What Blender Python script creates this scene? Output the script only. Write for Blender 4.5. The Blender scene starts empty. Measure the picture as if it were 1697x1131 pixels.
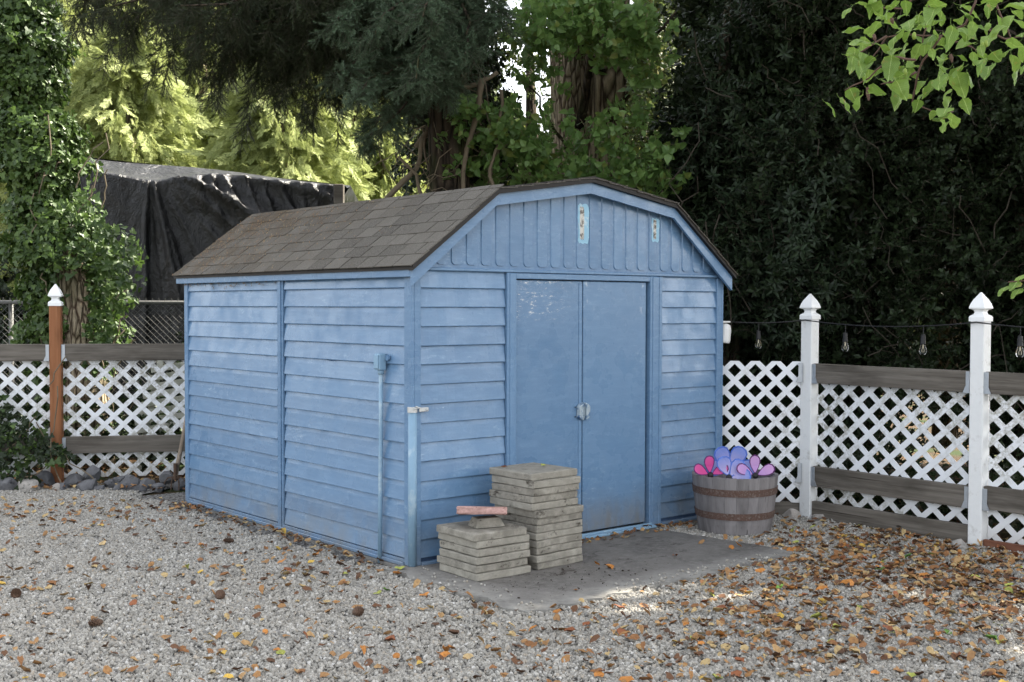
import bpy, bmesh, math, random
import numpy as np
from mathutils import Vector, Matrix, Euler

random.seed(7)
rng = np.random.default_rng(7)
scene = bpy.context.scene
COL = scene.collection
PI = math.pi

# ------------------------------------------------------------------ camera, sky, sun, exposure
FPX, PITCH, ROLL, EYE = 1968.4, 0.0293, 0.0022, 1.4568      # focal length in photo pixels, radians, metres
cd = bpy.data.cameras.new('camera')
cam = bpy.data.objects.new('camera', cd)
COL.objects.link(cam)
cd.sensor_width = 36.0
cd.lens = 36.0 * FPX / 1697.0
cd.clip_start = 0.1
cd.clip_end = 500
cam.matrix_world = Matrix.Translation((0, 0, EYE)) @ Matrix.Rotation(PI / 2 - PITCH, 4, 'X') @ Matrix.Rotation(ROLL, 4, 'Z')
scene.camera = cam

SUN = Vector((0.60, 0.30, 0.80)).normalized()               # direction towards the sun
SUN_EL = math.asin(SUN.z)
SUN_AZ = math.atan2(SUN.x, SUN.y)
world = bpy.data.worlds.new('World')
scene.world = world
world.use_nodes = True
wn = world.node_tree.nodes
wl = world.node_tree.links
sky = wn.new('ShaderNodeTexSky')
sky.sky_type = 'NISHITA'
sky.sun_disc = False
sky.sun_elevation = SUN_EL
sky.sun_rotation = SUN_AZ
sky.air_density = 1.0
sky.dust_density = 3.0
sky.ozone_density = 1.0
hs = wn.new('ShaderNodeHueSaturation')                        # thin high cloud: a paler, whiter sky
hs.inputs['Saturation'].default_value = 0.26
wl.new(sky.outputs[0], hs.inputs['Color'])
wl.new(hs.outputs[0], wn['Background'].inputs[0])
wn['Background'].inputs[1].default_value = 0.15
sd = bpy.data.lights.new('sun', 'SUN')
sd.energy = 5.0
sd.angle = math.radians(0.6)
sd.color = (1.0, 0.93, 0.80)
so = bpy.data.objects.new('sun', sd)
so.rotation_euler = SUN.to_track_quat('Z', 'Y').to_euler()
so.location = (6, 6, 15)
COL.objects.link(so)
scene.view_settings.view_transform = 'Standard'
scene.view_settings.look = 'None'
scene.view_settings.gamma = 1.0
scene.view_settings.exposure = 2.1
scene.cycles.max_bounces = 7
scene.cycles.diffuse_bounces = 4
scene.cycles.transparent_max_bounces = 8


def P(px, py, Y):
    """World point at ground distance Y that the photo shows at pixel (px, py)."""
    F = Vector((0, math.cos(PITCH), -math.sin(PITCH)))
    R0, U0 = Vector((1, 0, 0)), Vector((0, math.sin(PITCH), math.cos(PITCH)))
    c, s = math.cos(ROLL), math.sin(ROLL)
    R, U = c * R0 + s * U0, -s * R0 + c * U0
    d = F + R * ((px - 848.5) / FPX) - U * ((py - 565.5) / FPX)
    return Vector((0, 0, EYE)) + d * (Y / d.y)


# ------------------------------------------------------------------ tagging helpers
def tag(o, label=None, cat=None, group=None, kind=None):
    if label: o['label'] = label
    if cat: o['category'] = cat
    if group: o['group'] = group
    if kind: o['kind'] = kind
    return o


def link(name, mesh, parent=None, loc=(0, 0, 0), rot=(0, 0, 0), scale=None):
    o = bpy.data.objects.new(name, mesh)
    COL.objects.link(o)
    o.location = loc
    o.rotation_euler = rot
    if scale is not None: o.scale = scale
    if parent: o.parent = parent
    return o


def empty(name, loc=(0, 0, 0), rz=0.0, parent=None):
    return link(name, None, parent, loc, (0, 0, rz))


# ------------------------------------------------------------------ mesh helpers
class MB:
    def __init__(s):
        s.v, s.f, s.m = [], [], []

    def add(s, vs, fs, mi=0):
        b = len(s.v)
        s.v.extend([tuple(v) for v in vs])
        s.f.extend([tuple(i + b for i in f) for f in fs])
        s.m.extend([mi] * len(fs))

    def box(s, x0, x1, y0, y1, z0, z1, mi=0, M=None):
        vs = [Vector(p) for p in ((x0, y0, z0), (x1, y0, z0), (x1, y1, z0), (x0, y1, z0), (x0, y0, z1), (x1, y0, z1), (x1, y1, z1), (x0, y1, z1))]
        if M: vs = [M @ v for v in vs]
        s.add(vs, [(0, 3, 2, 1), (4, 5, 6, 7), (0, 1, 5, 4), (1, 2, 6, 5), (2, 3, 7, 6), (3, 0, 4, 7)], mi)

    def chbox(s, x0, x1, y0, y1, z0, z1, c=.004, jit=0., mi=0, M=None, seg=1, cuts=0):
        bm = bmesh.new()
        bmesh.ops.create_cube(bm, size=1)
        for v in bm.verts:
            v.co = Vector(((x0 + x1) / 2 + v.co.x * (x1 - x0), (y0 + y1) / 2 + v.co.y * (y1 - y0), (z0 + z1) / 2 + v.co.z * (z1 - z0)))
        bmesh.ops.bevel(bm, geom=bm.edges[:], offset=c, segments=seg, affect='EDGES', profile=.6)
        if cuts: bmesh.ops.subdivide_edges(bm, edges=[e for e in bm.edges if e.calc_length() > .05], cuts=cuts, use_grid_fill=True)
        if jit:
            for v in bm.verts: v.co += Vector([random.uniform(-jit, jit) for _ in range(3)])
        vs = [(M @ v.co if M else v.co.copy()) for v in bm.verts]
        bm.verts.index_update()
        s.add(vs, [[v.index for v in f.verts] for f in bm.faces], mi)
        bm.free()

    def tube(s, pts, rad, n=8, cap=True, mi=0, jit=0.):
        pts = [Vector(p) for p in pts]
        if not hasattr(rad, '__len__'): rad = [rad] * len(pts)
        vs, fs = [], []
        t0 = (pts[1] - pts[0]).normalized()
        a = t0.orthogonal().normalized()
        for i, p in enumerate(pts):
            t = (pts[min(i + 1, len(pts) - 1)] - pts[max(i - 1, 0)]).normalized()
            a = (a - t * a.dot(t)).normalized()
            b = t.cross(a)
            for k in range(n):
                w = 2 * PI * k / n
                r = rad[i] * (1 + (random.uniform(-jit, jit) if jit else 0))
                vs.append(p + (a * math.cos(w) + b * math.sin(w)) * r)
        for i in range(len(pts) - 1):
            for k in range(n):
                fs.append((i * n + k, i * n + (k + 1) % n, (i + 1) * n + (k + 1) % n, (i + 1) * n + k))
        if cap:
            fs.append(tuple(range(n - 1, -1, -1)))
            fs.append(tuple((len(pts) - 1) * n + k for k in range(n)))
        s.add(vs, fs, mi)

    def lathe(s, prof, n=24, c=(0, 0, 0), sq=False, mi=0, M=None):
        """prof: (r, z) list; sq=True gives a four-sided turned shape."""
        vs, fs = [], []
        nn = 4 if sq else n
        for r, z in prof:
            for k in range(nn):
                w = 2 * PI * (k + (.5 if sq else 0)) / nn
                rr = r * (math.sqrt(2) if sq else 1)
                v = Vector((c[0] + rr * math.cos(w), c[1] + rr * math.sin(w), c[2] + z))
                vs.append(M @ v if M else v)
        for i in range(len(prof) - 1):
            for k in range(nn):
                fs.append((i * nn + k, i * nn + (k + 1) % nn, (i + 1) * nn + (k + 1) % nn, (i + 1) * nn + k))
        fs.append(tuple(range(nn - 1, -1, -1)))
        fs.append(tuple((len(prof) - 1) * nn + k for k in range(nn)))
        s.add(vs, fs, mi)

    def prism(s, poly, y0, y1, inset=0., mi=0, axis='y'):
        """polygon in (x, z), pushed from y0 (back) to y1 (front); front edge inset for a soft shoulder."""
        n = len(poly)
        cx = sum(p[0] for p in poly) / n
        cz = sum(p[1] for p in poly) / n

        def ins(p):
            d = Vector((cx - p[0], cz - p[1]))
            hx = max(abs(q[0] - cx) for q in poly)
            hz = max(abs(q[1] - cz) for q in poly)
            return (p[0] + inset * (cx - p[0]) / hx, p[1] + inset * (cz - p[1]) / hz)
        vs = [(p[0], y0, p[1]) for p in poly] + [(p[0], y1, p[1]) for p in map(ins, poly)]
        fs = [tuple(range(n)), tuple(range(2 * n - 1, n - 1, -1))] + [(i, n + i, n + (i + 1) % n, (i + 1) % n) for i in range(n)]
        if axis == 'x': vs = [(v[1], v[0], v[2]) for v in vs]
        s.add(vs, fs, mi)

    def mesh(s, name, mats, smooth=False, fix=False):
        me = bpy.data.meshes.new(name)
        me.from_pydata([tuple(v) for v in s.v], [], s.f)
        for m in (mats if isinstance(mats, (list, tuple)) else [mats]): me.materials.append(m)
        if any(s.m): me.polygons.foreach_set('material_index', s.m)
        if smooth: me.polygons.foreach_set('use_smooth', [True] * len(me.polygons))
        if fix:
            bm = bmesh.new(); bm.from_mesh(me)
            bmesh.ops.recalc_face_normals(bm, faces=bm.faces)
            bm.to_mesh(me); bm.free()
        me.update()
        return me

    def build(s, name, mats, parent=None, loc=(0, 0, 0), rot=(0, 0, 0), smooth=False, fix=True):
        return link(name, s.mesh(name, mats, smooth, fix), parent, loc, rot)


# ------------------------------------------------------------------ materials
class NT:
    def __init__(s, name):
        s.mat = bpy.data.materials.new(name)
        s.mat.use_nodes = True
        s.t = s.mat.node_tree
        s.b = s.t.nodes['Principled BSDF']
        s.out = s.t.nodes['Material Output']
        s._co = None

    def n(s, t, **kw):
        nd = s.t.nodes.new(t)
        for k, v in kw.items(): setattr(nd, k, v)
        return nd

    def set(s, sock, v):
        if isinstance(v, bpy.types.NodeSocket): s.t.links.new(v, sock)
        elif isinstance(v, (tuple, list)):
            sock.default_value = tuple(v) + ((1,) if len(v) == 3 and sock.type == 'RGBA' else ())
        else: sock.default_value = v

    def co(s, scale=(1, 1, 1), rnd=False):
        c = s.n('ShaderNodeTexCoord').outputs['Object']
        if rnd:
            oi = s.n('ShaderNodeObjectInfo').outputs['Random']
            m = s.n('ShaderNodeMath', operation='MULTIPLY'); s.set(m.inputs[0], oi); m.inputs[1].default_value = 57.3
            v = s.n('ShaderNodeVectorMath', operation='ADD'); s.set(v.inputs[0], c); s.set(v.inputs[1], m.outputs[0]); c = v.outputs[0]
        mp = s.n('ShaderNodeMapping'); s.set(mp.inputs[0], c); mp.inputs['Scale'].default_value = scale
        return mp.outputs[0]

    def noise(s, sc, det=4, co=None, rough=.55, dist=0.):
        nd = s.n('ShaderNodeTexNoise')
        if co is not None: s.set(nd.inputs['Vector'], co)
        nd.inputs['Scale'].default_value = sc; nd.inputs['Detail'].default_value = det
        nd.inputs['Roughness'].default_value = rough; nd.inputs['Distortion'].default_value = dist
        return nd.outputs['Fac']

    def vor(s, sc, co=None, feat='F1', out='Distance'):
        nd = s.n('ShaderNodeTexVoronoi', feature=feat)
        if co is not None: s.set(nd.inputs['Vector'], co)
        nd.inputs['Scale'].default_value = sc
        return nd.outputs[out]

    def ramp(s, fac, a, b):
        nd = s.n('ShaderNodeMapRange'); s.set(nd.inputs[0], fac)
        nd.inputs[1].default_value = a; nd.inputs[2].default_value = b
        return nd.outputs[0]

    def mix(s, f, a, b, mode='MIX'):
        nd = s.n('ShaderNodeMix', data_type='RGBA', blend_type=mode)
        s.set(nd.inputs[0], f); s.set(nd.inputs[6], a); s.set(nd.inputs[7], b)
        return nd.outputs[2]

    def m(s, op, a, b=0.):
        nd = s.n('ShaderNodeMath', operation=op); s.set(nd.inputs[0], a); s.set(nd.inputs[1], b)
        return nd.outputs[0]

    def sep(s, co):
        nd = s.n('ShaderNodeSeparateXYZ'); s.set(nd.inputs[0], co)
        return nd.outputs

    def rand(s): return s.n('ShaderNodeObjectInfo').outputs['Random']
    def island(s): return s.n('ShaderNodeNewGeometry').outputs['Random Per Island']

    def bump(s, h, st=.3, d=.01):
        nd = s.n('ShaderNodeBump'); s.set(nd.inputs['Height'], h)
        nd.inputs['Strength'].default_value = st; nd.inputs['Distance'].default_value = d
        s.set(s.b.inputs['Normal'], nd.outputs[0])

    def done(s, col, rough=.7, spec=.4, metal=0.):
        s.set(s.b.inputs['Base Color'], col); s.set(s.b.inputs['Roughness'], rough)
        s.b.inputs['Specular IOR Level'].default_value = spec; s.b.inputs['Metallic'].default_value = metal
        return s.mat


def paint_mat(name, door=False):
    t = NT(name)
    c = t.co(rnd=not door)
    base = t.mix(t.rand(), (.104, .194, .322), (.126, .230, .372))
    stretch = t.co((1.2, 1.2, 9), rnd=not door)
    base = t.mix(t.m('MULTIPLY', t.ramp(t.noise(4.5, 8, stretch, .75), .47, .72), .6), base, (.18, .30, .45))
    sm = t.m('MULTIPLY', t.ramp(t.noise(14, 8, t.co((1, 1, 3.5), rnd=not door), .78), .54, .70), t.ramp(t.noise(1.6, 3, c), .46, .66))
    base = t.mix(t.m('MULTIPLY', sm, .95), base, (.33, .46, .58))  # pale chalky wear; sheen on the boards is put into this colour too
    base = t.mix(t.m('MULTIPLY', t.ramp(t.noise(60, 4, c, .7), .55, .75), t.ramp(t.noise(2.2, 3, c), .45, .65)), base, (.07, .145, .28))
    chips = t.m('MULTIPLY', t.ramp(t.noise(38, 5, c, .75), .69, .72), t.ramp(t.noise(1.7, 2, c), .5, .6))
    base = t.mix(chips, base, (.55, .66, .74))
    o = t.sep(t.co())
    wc = t.n('ShaderNodeNewGeometry').outputs['Position']
    z = t.sep(wc)[2]
    grime = t.m('MULTIPLY', t.ramp(z, .34, .02), t.ramp(t.noise(5, 5, wc, .65), .30, .72))
    base = t.mix(t.m('MULTIPLY', grime, .8), base, (.19, .185, .165))
    if door:
        box = t.m('MULTIPLY', t.ramp(o[2], 1.34, 1.44), t.m('MULTIPLY', t.ramp(o[0], .73, .76), t.ramp(o[0], 1.24, 1.0)))
        w = t.m('MULTIPLY', box, t.ramp(t.noise(7, 9, t.co((2.2, 1, 7)), .85), .555, .60))
        base = t.mix(w, base, (.72, .72, .70))
        e1 = t.m('MULTIPLY', t.ramp(t.m('ABSOLUTE', t.m('SUBTRACT', o[0], 1.30)), .035, .0), t.ramp(o[2], 1.35, 1.55))
        e2 = t.m('MULTIPLY', t.ramp(t.m('ABSOLUTE', t.m('SUBTRACT', o[0], 1.815)), .03, .0), t.ramp(o[2], 1.35, 1.52))
        base = t.mix(t.m('MULTIPLY', t.m('ADD', e1, e2), t.ramp(t.noise(14, 6, t.co((2, 1, 1)), .7), .58, .62)), base, (.62, .68, .72))
        st = t.m('MULTIPLY', t.ramp(o[2], .26, .06), t.ramp(t.noise(3, 6, t.co((5, 1, 1.2)), .7), .28, .62))
        base = t.mix(t.m('MULTIPLY', st, .75), base, (.17, .16, .14))
    t.bump(t.noise(90, 4, c, .6), .12, .004)
    return t.done(base, t.ramp(t.noise(6, 3, c), .2, 1.2), .45)


def wood_mat(name, a, b, dark, grain=(1.2, 30, 30), axis=0, rough=.85):
    """Weathered timber: grain runs along the local axis."""
    t = NT(name)
    g = [30, 30, 30]; g[axis] = 1.1
    c = t.co(tuple(g), rnd=True)
    n1 = t.noise(1.0, 6, c, .65, .4)
    col = t.mix(t.ramp(n1, .3, .7), a, b)
    g2 = [7, 7, 7]; g2[axis] = 1.6
    col = t.mix(t.ramp(t.noise(1.0, 4, t.co(tuple(g2), True), .6), .48, .75), col, tuple(.55 * x for x in a))
    knots = t.vor(3.2, t.co(tuple(1.0 if i == axis else 2.6 for i in range(3)), True))
    col = t.mix(t.ramp(knots, .085, .05), col, dark)
    g3 = [90, 90, 90]; g3[axis] = 1.5
    n3 = t.noise(1.0, 3, t.co(tuple(g3), True), .6)
    col = t.mix(t.ramp(n3, .62, .70), col, dark)
    t.bump(t.m('ADD', n1, t.m('MULTIPLY', n3, .7)), .5, .003)
    return t.done(col, rough, .25)


def simple(name, col, rough=.6, spec=.4, metal=0., var=.25, sc=20, dirt=None, dsc=4, dl=.5, dh=.75, bump=.2):
    t = NT(name)
    c = t.co(rnd=True)
    k = t.mix(t.noise(sc, 5, c, .65), tuple(x * (1 - var) for x in col), tuple(min(1, x * (1 + var)) for x in col))
    if dirt: k = t.mix(t.ramp(t.noise(dsc, 7, c, .7), dl, dh), k, dirt)
    if bump: t.bump(t.noise(sc * 2.5, 4, c), bump, .004)
    return t.done(k, rough, spec, metal)


def leaf_mat(name, a, b, trans=.35, rough=.5, spec=.35, hue=None, vein=False):
    t = NT(name)
    r = t.island()
    f = t.m('FRACT', t.m('ADD', r, t.rand()))
    col = t.mix(f, a, b)
    if hue: col = t.mix(t.ramp(t.m('FRACT', t.m('MULTIPLY', f, 7.31)), .90, .93), col, hue)
    pn = t.noise(1.3, 3, t.n('ShaderNodeNewGeometry').outputs['Position'])
    col = t.mix(t.m('MULTIPLY', t.ramp(pn, .4, .7), .25), col, tuple(x * 1.3 for x in b))
    t.done(col, rough, spec)
    tr = t.n('ShaderNodeBsdfTranslucent')
    t.set(tr.inputs[0], t.mix(.5, col, tuple(min(1, x * 1.7) for x in b)))
    mx = t.n('ShaderNodeMixShader'); mx.inputs[0].default_value = trans
    t.t.links.new(t.b.outputs[0], mx.inputs[1]); t.t.links.new(tr.outputs[0], mx.inputs[2])
    t.t.links.new(mx.outputs[0], t.out.inputs[0])
    return t.mat


M = {}
M['paint'] = paint_mat('blue_paint')
M['door'] = paint_mat('blue_door_paint', True)
M['inner'] = simple('shed_backing', (.05, .09, .17), .8)


def mk_shingle():
    t = NT('asphalt_shingle')
    c = t.co(rnd=True)
    col = t.mix(t.rand(), (.064, .059, .050), (.122, .113, .097))
    col = t.mix(t.ramp(t.noise(220, 2, c, .6), .45, .75), col, (.22, .205, .185))
    wp = t.n('ShaderNodeNewGeometry').outputs['Position']
    y = t.sep(wp)[1]
    moss = t.m('MULTIPLY', t.ramp(y, 7.1, 8.9), t.ramp(t.noise(5, 6, wp, .7), .38, .62))
    col = t.mix(t.m('MULTIPLY', moss, .8), col, (.095, .068, .040))
    col = t.mix(t.m('MULTIPLY', t.ramp(t.noise(2.5, 4, wp), .5, .7), .4), col, (.11, .10, .085))
    t.bump(t.noise(260, 2, c, .6), .9, .004)
    return t.done(col, .95, .2)


M['shingle'] = mk_shingle()
M['drip'] = simple('dark_drip_edge', (.011, .009, .008), .6, var=.4, dirt=(.05, .043, .037), dl=.6, dh=.8)
M['fascia'] = M['paint']
M['bare'] = None


def mk_bare():
    t = NT('peeled_patch')
    c = t.co()
    col = t.mix(t.ramp(t.noise(45, 6, c, .75), .45, .58), (.62, .60, .55), (.10, .09, .08))
    return t.done(col, .85, .2)


M['bare'] = mk_bare()
M['cyan'] = simple('older_cyan_paint', (.28, .50, .64), .55, var=.15, sc=15, dirt=(.5, .62, .68), dl=.55, dh=.62, dsc=14)
M['cyan_pipe'] = simple('pale_blue_pipe_paint', (.21, .34, .46), .55, var=.18, sc=12, dirt=(.36, .47, .54), dl=.52, dh=.66, dsc=9)
M['latch'] = simple('worn_latch_metal', (.42, .50, .55), .35, .5, .5, .3, 40, dirt=(.09, .18, .32), dsc=30, dl=.5, dh=.56)
M['galv'] = simple('galvanised_steel', (.42, .45, .48), .45, .5, .6, .2, 30)
M['dull_metal'] = simple('dull_old_zinc', (.13, .13, .125), .7, .3, .2, .25, 30)
M['white'] = simple('white_post_paint', (.74, .75, .74), .55, .35, 0, .06, 30, dirt=(.42, .40, .36), dsc=16, dl=.56, dh=.85)
M['cap'] = simple('white_cap_plastic', (.80, .81, .80), .35, .45, 0, .04, 10, dirt=(.45, .44, .40), dsc=9, dl=.60, dh=.9, bump=0)


def mk_lattice():
    t = NT('white_lattice_vinyl')
    wp = t.n('ShaderNodeNewGeometry').outputs['Position']
    m_ = t.m('MULTIPLY', t.ramp(t.noise(26, 7, wp, .75), .44, .62), t.ramp(t.noise(1.6, 3, wp), .46, .62))
    col = t.mix(m_, (.76, .78, .80), (.27, .26, .20))
    z = t.sep(wp)[2]
    col = t.mix(t.m('MULTIPLY', t.ramp(z, .2, .0), .6), col, (.30, .27, .22))
    return t.done(col, .45, .4)


M['lattice'] = mk_lattice()
M['grey_wood'] = wood_mat('weathered_grey_timber', (.085, .074, .060), (.20, .18, .155), (.035, .028, .022), axis=0)
M['brown_wood'] = wood_mat('stained_post_timber', (.22, .085, .035), (.32, .145, .070), (.09, .035, .018), axis=2)
M['brown_board'] = wood_mat('red_brown_board', (.13, .050, .030), (.19, .085, .05), (.05, .02, .015), axis=0)
M['barrel'] = wood_mat('barrel_stave_timber', (.195, .182, .180), (.270, .252, .252), (.11, .10, .097), axis=2)
M['old_white'] = simple('dirty_white_slats', (.40, .40, .34), .7, var=.2, dirt=(.16, .17, .11), dsc=8, dl=.42, dh=.65)
M['handle'] = wood_mat('grey_handle_timber', (.24, .19, .14), (.33, .27, .21), (.10, .075, .05), axis=2)
M['rust'] = simple('rusty_hoop', (.105, .062, .048), .85, .3, 0, .45, 70, dirt=(.20, .175, .155), dsc=90, dl=.5, dh=.68, bump=.5)
M['iron'] = simple('rusty_iron', (.10, .065, .045), .8, .3, .2, .3, 40)
M['black'] = simple('black_rubber', (.012, .012, .013), .5, var=.2)
M['plastic_white'] = simple('white_fixture_plastic', (.75, .75, .73), .35, var=.04, bump=0)
M['stem_red'] = simple('red_brown_twig', (.095, .052, .036), .7, var=.3)
M['stem_green'] = simple('green_leaf_stalk', (.16, .26, .05), .6, var=.2, bump=0)
M['fruit'] = simple('green_fruit', (.22, .30, .05), .5, var=.25, sc=60)


def mk_conc(name, a, b, dark, sc=14, edge=True):
    t = NT(name)
    c = t.co(rnd=True)
    col = t.mix(t.rand(), a, b)
    col = t.mix(t.ramp(t.noise(sc, 7, c, .7), .4, .7), col, tuple(x * 1.35 for x in b))
    col = t.mix(t.ramp(t.noise(sc * .7, 8, t.co((1, 1, 1.6), True), .75), .57, .66), col, dark)
    sp = t.ramp(t.vor(170, c), .25, .05)
    col = t.mix(t.m('MULTIPLY', sp, .35), col, dark)
    t.bump(t.noise(110, 4, c, .7), .9, .004)
    return t.done(col, .92, .2)


M['paver'] = mk_conc('concrete_paver', (.190, .176, .148), (.265, .250, .212), (.055, .047, .037))
M['paver_pink'] = mk_conc('red_stepping_stone', (.30, .17, .15), (.42, .27, .24), (.13, .05, .04), 40)
M['rock'] = mk_conc('basalt_rock', (.085, .085, .09), (.13, .13, .135), (.035, .035, .04), 9)
M['rock_pale'] = mk_conc('pale_granite', (.27, .26, .24), (.33, .30, .27), (.11, .11, .10), 22)


def mk_pad():
    t = NT('old_concrete_slab')
    c = t.co()
    col = t.mix(t.ramp(t.noise(2.4, 5, c), .35, .65), (.105, .098, .090), (.165, .155, .142))
    col = t.mix(t.ramp(t.noise(24, 7, c, .75), .45, .75), col, (.21, .20, .185))
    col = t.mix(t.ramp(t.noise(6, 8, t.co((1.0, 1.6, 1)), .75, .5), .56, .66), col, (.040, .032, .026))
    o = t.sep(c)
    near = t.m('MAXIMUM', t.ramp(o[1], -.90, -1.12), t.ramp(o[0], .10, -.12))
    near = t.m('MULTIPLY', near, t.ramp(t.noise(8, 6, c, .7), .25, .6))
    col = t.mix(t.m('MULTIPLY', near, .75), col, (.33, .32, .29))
    col = t.mix(t.m('MULTIPLY', t.ramp(t.vor(150, c), .3, .05), .45), col, (.30, .29, .27))
    t.bump(t.noise(70, 5, c, .7), .7, .004)
    return t.done(col, .93, .2)


M['pad'] = mk_pad()


def mk_gravel(name, stone=True):
    t = NT(name)
    if stone:
        r = t.m('FRACT', t.m('ADD', t.island(), t.rand()))
        nd = t.n('ShaderNodeValToRGB'); t.set(nd.inputs[0], r)
        els = nd.color_ramp.elements
        nd.color_ramp.interpolation = 'CONSTANT'
        cols = [(0, (.245, .23, .20)), (.18, (.31, .292, .255)), (.38, (.39, .372, .33)), (.58, (.33, .312, .277)), (.72, (.19, .182, .168)), (.79, (.46, .44, .395)), (.89, (.36, .315, .255)), (.96, (.56, .545, .51))]
        els[0].position = 0; els[0].color = (*cols[0][1], 1)
        els[1].position = .18; els[1].color = (*cols[1][1], 1)
        for p_, c_ in cols[2:]:
            e = els.new(p_); e.color = (*c_, 1)
        c = t.co()
        wp = t.n('ShaderNodeNewGeometry').outputs['Position']
        col = t.mix(t.m('MULTIPLY', t.ramp(t.noise(.9, 3, wp), .42, .66), .35), nd.outputs[0], (.30, .27, .225))
        col = t.mix(t.ramp(t.noise(90, 3, c), .45, .8), col, (.24, .235, .22))
        return t.done(col, .85, .3)
    wp = t.n('ShaderNodeNewGeometry').outputs['Position']
    cell = t.vor(62, wp, out='Color')
    d = t.vor(62, wp)
    col = t.mix(t.sep(cell)[0], (.13, .128, .12), (.36, .35, .33))
    col = t.mix(t.ramp(d, .35, .75), col, (.05, .045, .04))
    t.bump(t.m('SUBTRACT', 1., d), 1., .012)
    return t.done(col, .9, .3)


M['gravel_base'] = mk_gravel('gravel_bed', False)
M['pebble'] = mk_gravel('gravel_pebble', True)


def mk_soil():
    t = NT('garden_soil')
    wp = t.n('ShaderNodeNewGeometry').outputs['Position']
    col = t.mix(t.ramp(t.noise(3, 6, wp), .35, .7), (.035, .024, .016), (.07, .05, .03))
    col = t.mix(t.ramp(t.noise(12, 6, wp, .7), .52, .64), col, (.14, .075, .03))
    col = t.mix(t.ramp(t.noise(1.2, 3, wp), .50, .62), col, (.03, .045, .015))
    t.bump(t.noise(40, 5, wp), .8, .02)
    return t.done(col, .95, .15)


M['soil'] = mk_soil()


def mk_bark(name, a, b, dark, sc=1.):
    t = NT(name)
    c = t.co((9 * sc, 9 * sc, 1.6 * sc))
    n1 = t.noise(1.4, 7, c, .7, .8)
    v = t.vor(1.3, c, 'DISTANCE_TO_EDGE')
    col = t.mix(t.ramp(n1, .35, .68), a, b)
    col = t.mix(t.ramp(t.m('ADD', v, t.m('MULTIPLY', n1, .25)), .27, .13), col, dark)
    col = t.mix(t.m('MULTIPLY', t.ramp(t.noise(3, 4, t.co()), .5, .7), .6), col, (.07, .085, .03))
    t.bump(t.m('ADD', t.ramp(v, 0, .3), n1), 1., .04)
    return t.done(col, .92, .15)


M['bark'] = mk_bark('furrowed_bark', (.29, .24, .155), (.46, .38, .26), (.04, .028, .018))
M['bark_dark'] = mk_bark('dark_bark', (.05, .038, .028), (.10, .078, .055), (.015, .012, .009))
M['bark_tan'] = mk_bark('tan_bark', (.33, .27, .18), (.52, .43, .31), (.07, .045, .03), 2)
M['twig'] = simple('grey_tan_stem', (.15, .12, .08), .85, var=.35, sc=14)
M['twig_mid'] = simple('grey_brown_stem', (.085, .07, .052), .85, var=.35, sc=14)
M['twig_dark'] = simple('dark_stem', (.055, .045, .033), .85, var=.35, sc=14)


def mk_tarp():
    t = NT('black_plastic_tarp')
    wp = t.co()
    t.bump(t.m('ADD', t.noise(5, 5, t.co((1, 1, .5)), .6, 1.2), t.m('MULTIPLY', t.noise(22, 4, wp, .6, 1.), .3)), .7, .06)
    return t.done(t.mix(t.noise(3, 3, wp), (.006, .006, .006), (.014, .014, .015)), .40, .45)


M['tarp'] = mk_tarp()

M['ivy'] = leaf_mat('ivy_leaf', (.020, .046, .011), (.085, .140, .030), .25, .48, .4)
M['ivy_dark'] = leaf_mat('shaded_ivy_leaf', (.012, .022, .009), (.028, .045, .016), .15, .5, .3)  # ivy leaf again, darkened: shade is put into the leaf colour
M['spruce'] = leaf_mat('spruce_needle', (.014, .023, .010), (.040, .056, .022), .14, .55, .3)
M['spruce_blue'] = leaf_mat('blue_spruce_needle', (.038, .066, .036), (.095, .145, .082), .12, .5, .3)
M['cedar'] = leaf_mat('cedar_spray', (.09, .13, .035), (.42, .46, .18), .28, .6, .2)
M['broad'] = leaf_mat('broad_leaf', (.065, .135, .036), (.165, .27, .075), .34, .42, .4, hue=(.15, .18, .04))
M['yellow_leaf'] = leaf_mat('sunlit_far_leaf', (.10, .13, .025), (.26, .28, .06), .4, .5, .3)
M['mid_leaf'] = leaf_mat('mid_green_leaf', (.026, .044, .014), (.075, .100, .030), .3, .5, .3, hue=(.16, .15, .04))
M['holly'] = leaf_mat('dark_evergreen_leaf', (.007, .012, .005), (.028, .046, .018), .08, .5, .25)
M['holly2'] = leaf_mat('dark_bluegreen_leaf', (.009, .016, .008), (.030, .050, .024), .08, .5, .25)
M['litter'] = None


def mk_litter():
    t = NT('dry_fallen_leaf')
    r = t.m('FRACT', t.m('ADD', t.island(), t.rand()))
    nd = t.n('ShaderNodeValToRGB'); t.set(nd.inputs[0], r); nd.color_ramp.interpolation = 'CONSTANT'
    els = nd.color_ramp.elements
    cols = [(.31, .165, .065), (.23, .11, .045), (.38, .24, .11), (.13, .065, .035), (.42, .31, .15), (.30, .17, .075), (.09, .05, .03)]
    els[0].position = 0; els[0].color = (*cols[0], 1); els[1].position = .15; els[1].color = (*cols[1], 1)
    for i, c_ in enumerate(cols[2:]):
        e = els.new(.30 + .14 * i); e.color = (*c_, 1)
    col = t.mix(t.m('MULTIPLY', t.ramp(t.noise(60, 4, t.co()), .45, .7), .5), nd.outputs[0], (.12, .055, .025))
    return t.done(col, .75, .25)


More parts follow.
